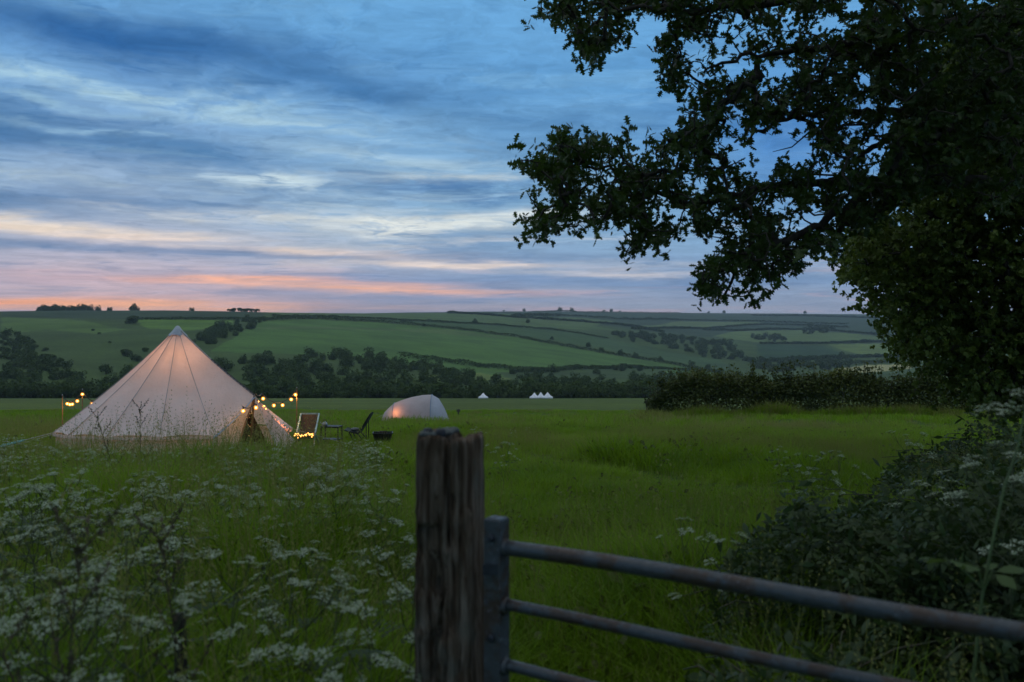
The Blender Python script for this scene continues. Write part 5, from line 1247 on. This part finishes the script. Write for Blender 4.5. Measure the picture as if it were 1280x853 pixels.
def umbel_mesh(seed, R_=.05, nray=11, seedhead=False):
    r = np.random.default_rng(seed); V = []; Fc = []; RN = []; SV = []; SF = []; SR = []
    for k in range(nray):
        a = 2.4 * k; rr_ = R_ * math.sqrt((k + .5) / nray); tip = Vector((rr_ * math.cos(a), rr_ * math.sin(a), R_ * .62 - rr_ * rr_ / R_ * .28 + r.normal(0, .003)))
        flat_tube(SV, SF, SR, (0, 0, 0), tip, .0011, .0007)
        for j in range(9 if not seedhead else 6):
            b = r.uniform(0, 6.28); q = .0115 * math.sqrt(r.uniform(0, 1)); c_ = tip + Vector((q * math.cos(b), q * math.sin(b), .006 - q * q * 30 + r.uniform(0, .003)))
            s = r.uniform(.0024, .0040); m_ = np.array(Matrix.Rotation(r.uniform(0, 6.28), 3, 'Z') @ Matrix.Rotation(r.uniform(0, .7), 3, 'X')); i0 = len(V)
            for (dx, dy) in ((-1, -.6), (.2, -1), (1, .2), (0, 1)): V.append(tuple(np.array(c_) + m_ @ np.array([dx * s, dy * s, 0])))
            Fc += [(i0, i0 + 1, i0 + 2), (i0, i0 + 2, i0 + 3)]; RN += [r.uniform(0, 1)] * 4
    n0 = len(V); V2 = V + SV; F2 = Fc + [tuple(i + n0 for i in f) for f in SF]
    me = mesh_np('flower_head', V2, F2, petal, RN + SR); me.materials.append(pars_stem)
    mi = np.zeros(len(F2), np.int32); mi[len(Fc):] = 1; me.polygons.foreach_set('material_index', mi); return me
UM = [umbel_mesh(100 + k, .024 + .0055 * k, 7 + k) for k in range(4)]
def fern(V, Fc, RN, base, az_, L, r):
    """one divided leaf rising from base"""
    prev = Vector(base); d = Vector((math.cos(az_), math.sin(az_), .9)).normalized(); side = Vector((-math.sin(az_), math.cos(az_), 0))
    for s in range(8):
        d = (d + Vector((0, 0, -.17))).normalized(); p = prev + d * L / 8; flat_tube(V, Fc, RN, prev, p, .0018, .0014)
        if s > 1:
            pl = L * .40 * (1 - (s - 2) / 6.5)
            for sg in (-1, 1):
                for j in range(4):
                    q = p + (side * sg * .9 + d * .45) * pl * (j + 1) / 4; w_ = pl * .16 * (1 - j * .12)
                    for ss in (-1, 1):
                        o_ = (d * ss * .8 + side * sg * .6) * w_ * 1.5; i0 = len(V); V += [tuple(q), tuple(q + o_ + Vector((0, 0, r.uniform(-.4, .2) * w_))), tuple(q + side * sg * w_ * 1.3 + o_ * .2 + Vector((0, 0, -.2 * w_)))]; Fc.append((i0, i0 + 1, i0 + 2)); RN += [r.uniform(0, 1)] * 3
        prev = p
def parsley_kind(seed):
    r = np.random.default_rng(seed); SV, SF, SR = [], [], []; LV, LF, LR = [], [], []; heads = []
    p = Vector((0, 0, -.05)); d = Vector((r.normal(0, .06), r.normal(0, .06), 1)); nodes_ = []
    for s in range(6):
        q = p + d.normalized() * (.20 - .012 * s); flat_tube(SV, SF, SR, p, q, .0044 - s * .0005, .0040 - s * .0005); nodes_.append(q); p = q; d += Vector((r.normal(0, .05), r.normal(0, .05), 0))
    heads.append((p, d))
    for s in (1, 2, 3, 4):
        for q in range(2 if s > 2 else 1):
            a = s * 2.1 + q * 2.9 + r.uniform(-.4, .4); b = nodes_[s]; L = (.50 - .075 * s) * r.uniform(.8, 1.1); e = b + Vector((math.cos(a) * L * .62, math.sin(a) * L * .62, L * .85))
            m_ = b.lerp(e, .5) + Vector((math.cos(a), math.sin(a), -.3)) * L * .08; flat_tube(SV, SF, SR, b, m_, .0026, .0022); flat_tube(SV, SF, SR, m_, e, .0022, .0016); heads.append((e, Vector((math.cos(a) * .3, math.sin(a) * .3, 1))))
            if r.uniform() < .75:
                a2 = a + r.uniform(.5, 1.1) * (1 if r.uniform() < .5 else -1); e2 = m_ + Vector((math.cos(a2) * L * .38, math.sin(a2) * L * .38, L * .42)); flat_tube(SV, SF, SR, m_, e2, .0018, .0012); heads.append((e2, Vector((math.cos(a2) * .4, math.sin(a2) * .4, 1))))
    for s in range(5): fern(LV, LF, LR, nodes_[s % 4] if s > 1 else (0, 0, .02), s * 1.7 + r.uniform(0, 1), r.uniform(.26, .40) * (1 if s > 1 else 1.3), r)
    return mesh_np('stem', SV, SF, pars_stem, SR), mesh_np('leaves', LV, LF, pars_leaf, LR), heads
PK = [parsley_kind(200 + k) for k in range(6)]
rp = random.Random(12)
def parsley(x, y, s, label, group, tilt=.08, k=None, name='cow_parsley'):
    k = rp.randrange(6) if k is None else k; st_, lf2, heads = PK[k]
    t = empty(name, (x, y, gz(x, y) - .02), rp.uniform(0, 6.28), s); t.rotation_euler = (rp.gauss(0, tilt), rp.gauss(0, tilt), rp.uniform(0, 6.28)); tag(t, label, 'wildflower', group)
    link('stem', st_, t); link('leaves', lf2, t)
    for i, (p, d) in enumerate(heads):
        link('flower_head', UM[i % 4], t, p, Vector(d).to_track_quat('Z', 'Y').to_euler(), rp.uniform(.8, 1.15))
    return t
def ok_spot(x, y): return abs(x - PX0) > .22 or y > 3.1
GP = [  # u range, depth range, how many, height, label, group
    (-.60, -.33, 2.1, 3.4, 10, 1.00, 'tall blurred cow parsley in the near left corner of the meadow', 'cow parsley in the near left corner'),
    (-.33, -.09, 2.5, 3.6, 9, .86, 'blurred cow parsley standing close to the left of the gatepost', 'cow parsley left of the gatepost'),
    (-.60, -.36, 3.4, 6.5, 30, .84, 'cow parsley in the thick drift at the far left below the bell tent', 'cow parsley in the left drift'),
    (-.36, -.10, 3.6, 6.5, 18, .74, 'cow parsley in the looser drift between the bell tent and the gatepost', 'cow parsley between tent and gatepost')]
for (u0, u1, d0, d1, n, h, lab, grp) in GP:
    for _ in range(n):
        d = rp.uniform(d0, d1); u = rp.uniform(u0, u1); parsley(u * d, d, h * rp.uniform(.78, 1.1), lab, grp, .10)
# the drift running up to the bell tent: past counting
join_k = []
for k in range(4):
    st_, lf2, heads = PK[k]; V = []; Fc = []; RN = []; MI = []; nb = 0
    for me_, M_, mi_ in [(st_, Matrix(), 1), (lf2, Matrix(), 1)] + [(UM[i % 4], Matrix.Translation(p) @ Vector(d).to_track_quat('Z', 'Y').to_matrix().to_4x4() @ Matrix.Scale(1.1, 4), 0) for i, (p, d) in enumerate(heads)]:
        n_ = len(me_.vertices); c_ = np.zeros(n_ * 3, np.float32); me_.vertices.foreach_get('co', c_); c_ = c_.reshape(-1, 3); M4 = np.array(M_); c_ = c_ @ M4[:3, :3].T + M4[:3, 3]
        fi = np.zeros(len(me_.polygons) * 3, np.int32); me_.loops.foreach_get('vertex_index', fi); V.append(c_); Fc.append(fi.reshape(-1, 3) + nb); nb += n_; RN.append(np.full(n_, .6)); MI.append(np.full(len(me_.polygons), mi_))
    me2 = mesh_np('cow_parsley_kind', np.vstack(V), np.vstack(Fc), petal, np.concatenate(RN)); me2.materials.append(pars_leaf); me2.polygons.foreach_set('material_index', np.concatenate(MI).astype(np.int32))
    join_k.append(bpy.data.objects.new('cow_parsley_kind', me2))
x1, y1 = wedge(390, 5.5, 16.4, -.62, -.14); x2, y2 = wedge(14, 9, 24, -.12, .02); x3, y3 = wedge(12, 6.5, 13, .22, .60)
px_ = np.concatenate([x1, x2, x3]); py_ = np.concatenate([y1, y2, y3]); kp = (np.hypot(px_ - BC.x, py_ - BC.y) > 2.9) & (vnoise(px_, py_, 1.5, 91) > .22) & ~((px_ > -6.3) & (px_ < -3) & (py_ > 14.5)); px_, py_ = px_[kp], py_[kp]
hs = np.interp(py_, [5.5, 6.5, 9, 12, 16, 24], [.8, .74, .64, .52, .42, .4])
scatter('cow_parsley_drift', join_k, np.stack([px_, py_, ground(px_, py_)], 1), re_.integers(0, 4, len(px_)), hs * re_.uniform(.75, 1.15, len(px_)), .1)
# single cow parsley plants on the right
for px0, top, d, lab in [(872, 625, 4.6, 'cow parsley just beyond the gate, at the left edge of the brambles'), (900, 640, 4.0, 'cow parsley leaning over the brambles just beyond the top rail'),
                         (1000, 545, 7.5, 'cow parsley in the open grass, left of the pair above the brambles'), (1060, 548, 7.2, 'cow parsley in the open grass, right of the pair above the brambles'),
                         (1125, 520, 7.6, 'cow parsley highest against the grass below the hedge'), (1160, 570, 5.2, 'cow parsley with a dense white head among the right hand brambles'), (1215, 545, 5.6, 'cow parsley behind the brambles close to the right edge'),
                         (1252, 512, 4.0, 'tallest cow parsley with broad white heads at the right edge'), (1270, 540, 3.6, 'cow parsley cut by the right edge of the picture'), (600, 530, 15, 'pale cow parsley just above and right of the gatepost top'), (555, 528, 17, 'faint cow parsley in front of the tunnel tent')]:
    x = (px0 - 640) / F * d; zt = EYE - (top - 400) / F * d; g = gz(x, d); parsley(x, d, max(.3, (zt - g) / 1.13), lab, None, .05)

# ------------------------------------------------------------ docks gone to seed
dock_mat = leaf_mat('dock_stem', (.060, .050, .030), (.10, .075, .045), .1, .7, True, 1, .2)
def dock_kind(seed):
    r = np.random.default_rng(seed); V, Fc, RN = [], [], []; HV, HF, HR = [], [], []; p = Vector((0, 0, -.05)); d = Vector((0, 0, 1))
    for s in range(7):
        q = p + d.normalized() * .17; flat_tube(V, Fc, RN, p, q, .0055 - s * .0005, .005 - s * .0005)
        if s > 2:
            for w_ in range(2):
                a = s * 2.2 + w_ * 2.6; e = q + Vector((math.cos(a) * .12, math.sin(a) * .12, .16)) * (1.15 - s * .08); flat_tube(V, Fc, RN, q, e, .0025, .0015)
                for j in range(14):
                    c_ = q.lerp(e, .35 + .65 * j / 14); i0 = len(HV); s_ = .015; n1_ = Vector(r.normal(size=3)).normalized() * s_; n2_ = Vector(r.normal(size=3)).normalized() * s_; HV += [tuple(c_), tuple(c_ + n1_), tuple(c_ + n2_)]; HF.append((i0, i0 + 1, i0 + 2)); HR += [r.uniform(0, 1)] * 3
        p = q; d += Vector((r.normal(0, .06), r.normal(0, .06), 0))
    for j in range(16): c_ = p + Vector((0, 0, -.1 + .012 * j)); i0 = len(HV); HV += [tuple(c_), tuple(c_ + Vector(r.normal(size=3)) * .016), tuple(c_ + Vector(r.normal(size=3)) * .016)]; HF.append((i0, i0 + 1, i0 + 2)); HR += [.5] * 3
    pos = np.array([(0.02 * math.cos(a), .02 * math.sin(a), .1 + .12 * i) for i, a in enumerate([.3, 2.2, 4.1, 5.6])]); v, f = bake(simple_leaf * (.8, 1, 1), sl_f, pos, rot_mats(4, r.uniform(.3, .9, 4)), [.26, .22, .18, .14])
    return mesh_np('stem', V, Fc, dock_mat, RN), mesh_np('seed_spike', HV, HF, dock_mat, HR), mesh_np('leaves', v, f, pars_leaf, np.full(len(v), .4))
DK = [dock_kind(300), dock_kind(301)]
for i, (bx_, d, tx_, ty_, lab) in enumerate([(70, 2.3, 118, 640, 'dark dock stalk standing tallest in the near left corner'), (92, 2.6, 72, 690, 'dark dock stalk just left of the tallest one in the near left corner'),
                               (280, 2.9, 205, 640, 'dark dock stalk leaning left above the wooden stake'), (150, 8.5, 150, 507, 'dark seeding dock in front of the bell tent, the left one of two'), (182, 8.8, 178, 503, 'dark seeding dock in front of the bell tent, the right one of two')]):
    x = (bx_ - 640) / F * d; zt = EYE - (ty_ - 400) / F * d; g = gz(x, d); h_ = (zt - g); t = empty('dock', (x, d, g), 0, h_ / 1.2); lean_ = math.atan2((tx_ - bx_) / F * d, h_)
    t.rotation_euler = (0, lean_, 0); tag(t, lab, 'wildflower'); s_, h2, l2 = DK[i % 2]; link('stem', s_, t); tag(link('seed_spike', h2, t), kind='stuff'); link('leaves', l2, t)

# ------------------------------------------------------------ brambles and nettles beyond the gate
bram_leaf = leaf_mat('bramble_leaf', (.018, .036, .010), (.060, .092, .026), .28, .5, True, 1.5, .3)
nettle_leaf = leaf_mat('nettle_leaf', (.024, .048, .014), (.056, .090, .022), .3, .5, True, 1.5, .3)
tri_v = []; tri_f = []
for k, (a, s) in enumerate([(0, 1.0), (1.25, .8), (-1.25, .8)]):
    M_ = np.array(Matrix.Rotation(a, 3, 'Z') @ Matrix.Rotation(-.25, 3, 'X')); o_ = len(tri_v); tri_v += list(((simple_leaf * (1.25, 1, 1.2)) * s + (0, .15, 0)) @ M_.T); tri_f += [tuple(i + o_ for i in f) for f in sl_f]
tri_v = np.array(tri_v); tri_f = np.array(tri_f)
rb = np.random.default_rng(55)
cane_mat = simple('bramble_cane', (.06, .045, .03), (.045, .06, .025), 14, .7)
one_bl = mesh_np('leaf', tri_v * .050, tri_f, bram_leaf, np.full(len(tri_v), .75))
def bush(cx, cy, rx, ry, ztop, n, L, mat, lab, name, cat, pick=0, lv=tri_v, lf=tri_f):
    g = gz(cx, cy); t = empty(name, (cx, cy, g)); tag(t, lab, cat); o = np.array(t.location)
    a = rb.uniform(0, 6.28, n); q = rb.uniform(0, 1, n) ** .5; x = cx + np.cos(a) * q * rx; y = cy + np.sin(a) * q * ry
    hgt_ = (ztop - ground(x, y)) * np.clip(1 - q ** 2.6, .0, 1) ** .55 * (.78 + .60 * (vnoise(x, y, .42, 95) - .3) + .40 * (vnoise(x, y, .16, 96) - .4))
    dep = rb.uniform(0, 1, n) ** 2.2; z = ground(x, y) + np.maximum(hgt_ * (1 - dep * .75), .03); pos = np.stack([x, y, z], 1)
    tilt = np.clip(rb.normal(.55, .35, n) + q * .3, 0, 1.5); v, f = bake(lv, lf, pos - o, rot_mats(n, tilt), L * rb.uniform(.65, 1.2, n))
    tag(link('leaves', mesh_np('leaves', v, f, mat, np.repeat(rb.uniform(0, 1, n), len(lv))), t), kind='stuff')
    if lv is tri_v:      # nettles and grass leaves growing through
        m_ = rb.uniform(0, 1, n) < .22; p2 = pos[m_] + np.array((0, 0, .05)) * rb.uniform(0, 2.2, (m_.sum(), 1))
        v, f = bake(simple_leaf * (.75, 1, 1), sl_f, p2 - o, rot_mats(len(p2), np.clip(rb.normal(1.0, .4, len(p2)), 0, 1.5)), L * 1.5 * rb.uniform(.6, 1.3, len(p2)))
        tag(link('leaves', mesh_np('leaves', v, f, nettle_leaf, np.repeat(rb.uniform(0, 1, len(p2)), len(simple_leaf))), t), kind='stuff')
    b = MB()
    for k in range(26):
        a_ = rb.uniform(0, 6.28); q_ = rb.uniform(0, .55); e_ = rb.uniform(.75, 1.0); p0_ = Vector((math.cos(a_) * q_ * rx, math.sin(a_) * q_ * ry, -.05)); p2_ = Vector((math.cos(a_) * e_ * rx, math.sin(a_) * e_ * ry, (ztop - g) * rb.uniform(.3, .75))); p1_ = p0_.lerp(p2_, .5) + Vector((0, 0, (ztop - g) * .35))
        b.tube([p0_, p0_.lerp(p1_, .6) + Vector((0, 0, .05)), p1_, p1_.lerp(p2_, .6) + Vector((0, 0, .03)), p2_], [.006, .005, .005, .004, .003], 5)
    b.build('canes', cane_mat, t)['kind'] = 'stuff'
    if pick:
        front = np.argsort(pos[:, 1] - 1.2 * pos[:, 2])[:pick * 3:3]
        for k in front: link('leaf', one_bl, t, (pos[k] - o) + np.array((rb.normal(0, .03), rb.normal(0, .03) - .02, .015)), (rb.normal(0, .5), rb.normal(0, .5), rb.uniform(0, 6.28)))
    return t
bush(2.55, 3.9, 1.25, 1.15, .80, 7000, .047, bram_leaf, 'dense dark bramble bush close behind the right end of the gate', 'bramble', 'bush', 130)
bush(1.75, 4.6, .95, 1.1, .58, 5000, .046, bram_leaf, 'lower dark bramble bush behind the middle of the gate', 'bramble', 'bush', 90)
bush(3.6, 6.0, 1.7, 1.5, .66, 5400, .055, bram_leaf, 'high bramble bush at the right edge, backing onto the hedgerow tree', 'bramble', 'bush', 60)
bush(5.9, 9.0, 2.2, 2.4, .62, 4400, .066, bram_leaf, 'dark scrub under the hedgerow tree at the end of the hedge', 'bush', 'bush')
bush(2.9, 2.4, 1.2, 1.0, .70, 3800, .048, bram_leaf, 'bramble bush under the gate rails in the bottom right corner', 'bramble', 'bush', 60)
bush(1.15, 3.35, .72, .62, .50, 2300, .058, nettle_leaf, 'patch of leafy nettles right behind the lower gate rails', 'nettle_patch', 'plant', 0, simple_leaf * (1.1, 1, 1), sl_f)
bush(.45, 3.2, .48, .45, .30, 1200, .055, nettle_leaf, 'low leafy weeds at the foot of the gate beside the gatepost', 'weed_patch', 'plant', 0, simple_leaf * (1.1, 1, 1), sl_f)
bush(-1.75, 2.35, .7, .5, .42, 1500, .07, pars_leaf, 'low broad leaved weeds in the bottom left corner', 'weed_patch', 'plant', 0, simple_leaf * (1.3, 1, 1), sl_f)
bush(-.75, 2.5, .55, .42, .38, 1100, .06, pars_leaf, 'low leafy weeds at the foot of the gatepost, on its left', 'weed_patch', 'plant', 0, simple_leaf * (1.2, 1, 1), sl_f)
# pale hogweed stalk at the right edge
hw_ = empty('hogweed', (P(1222, 800, 2.75).x, 2.75, gz(1.4, 2.75))); tag(hw_, 'single pale green hogweed stalk rising along the right edge', 'wildflower'); ho = Vector(hw_.location)
green_stalk = simple('green_stalk', (.09, .13, .04), (.07, .10, .03), 12, .6)
b = MB(); pts = [P(1215, 860, 2.75), P(1228, 745, 2.75), P(1240, 680, 2.75), P(1255, 610, 2.76), P(1272, 560, 2.78), P(1282, 510, 2.8)]; b.tube([Vector((ho.x, ho.y, -.0 + ho.z)) - ho] + [p - ho for p in pts], [.0055, .005, .0045, .0042, .004, .0035, .003], 8); b.build('stem', green_stalk, hw_, True)
for k, (px0, py0) in enumerate([(1255, 522), (1283, 505), (1240, 528)]):
    p = P(px0, py0, 2.8); link('flower_head', UM[3], hw_, p - ho, (0, .1, k), 1.5); b = MB(); b.tube([P(1274, 552, 2.78) - ho, p - ho], .0025, 5); b.build('flower_stalk', green_stalk, hw_)
big_leaf = mesh_np('leaf', tri_v * .095, tri_f, leaf_mat('hogweed_leaf', (.06, .10, .03), (.09, .14, .04), .35, .5), np.full(len(tri_v), .6))
for px0, py0, a in [(1222, 708, 1.2), (1240, 715, -1.6), (1190, 700, 1.7)]:
    link('leaf', big_leaf, hw_, P(px0, py0, 2.74) - ho, (.3, .2, a)); b = MB(); b.tube([P(1230, 738, 2.75) - ho, P(px0, py0, 2.74) - ho], .003, 5); b.build('leaf_stalk', green_stalk, hw_)

# ------------------------------------------------------------ unseen tree added behind the camera to keep light off the near verge
rl = np.random.default_rng(91); lt = empty('added_shade_tree', (-4.2, -4.6, gz(-4.2, -4.6))); tag(lt, 'unseen broad tree added behind the viewer to shade the near verge', 'tree'); lo_ = np.array(lt.location)
b = MB(); b.tube([(0, 0, -.3), (.1, .1, 1.6), (.3, .2, 3.4), (.6, .6, 5.6), (.7, .8, 7.5)], [.42, .34, .30, .2, .1], 10); b.build('trunk', oak_bark, lt, True)
for k in range(9):
    a = k * .72; r0 = rl.uniform(2.6, 4.6); b = MB(); b.tube([(.3, .2, 3.0 + .3 * k % 2), (.3 + .5 * r0 * math.cos(a), .2 + .5 * r0 * math.sin(a), 4.3 + rl.uniform(0, .6)), (.3 + r0 * math.cos(a), .2 + r0 * math.sin(a), 5.2 + rl.uniform(0, 1.4))], [.14, .09, .03], 7); b.build('branch', oak_bark, lt, True)
n = 2600; c_ = rl.normal(size=(n, 3)); c_ /= np.linalg.norm(c_, axis=1)[:, None]; c_ *= rl.uniform(.45, 1, n)[:, None] ** .6; c_ = c_ * (6.6, 6.0, 2.9) + np.array((-2.6, -3.2, 6.4))
fr = (c_[:, 1] > 0) & (c_[:, 2] < EYE + .36 * c_[:, 1] + 1.3); c_ = c_[~fr & (c_[:, 1] < 2.7)]
d_ = rl.normal(size=c_.shape); v, f, rn = spray_cloud(c_, d_, kinds2, 2, .2, .1, rl); tag(link('leaves', mesh_np('leaves', v - lo_, f, oak_leaf, rn), lt), kind='stuff')
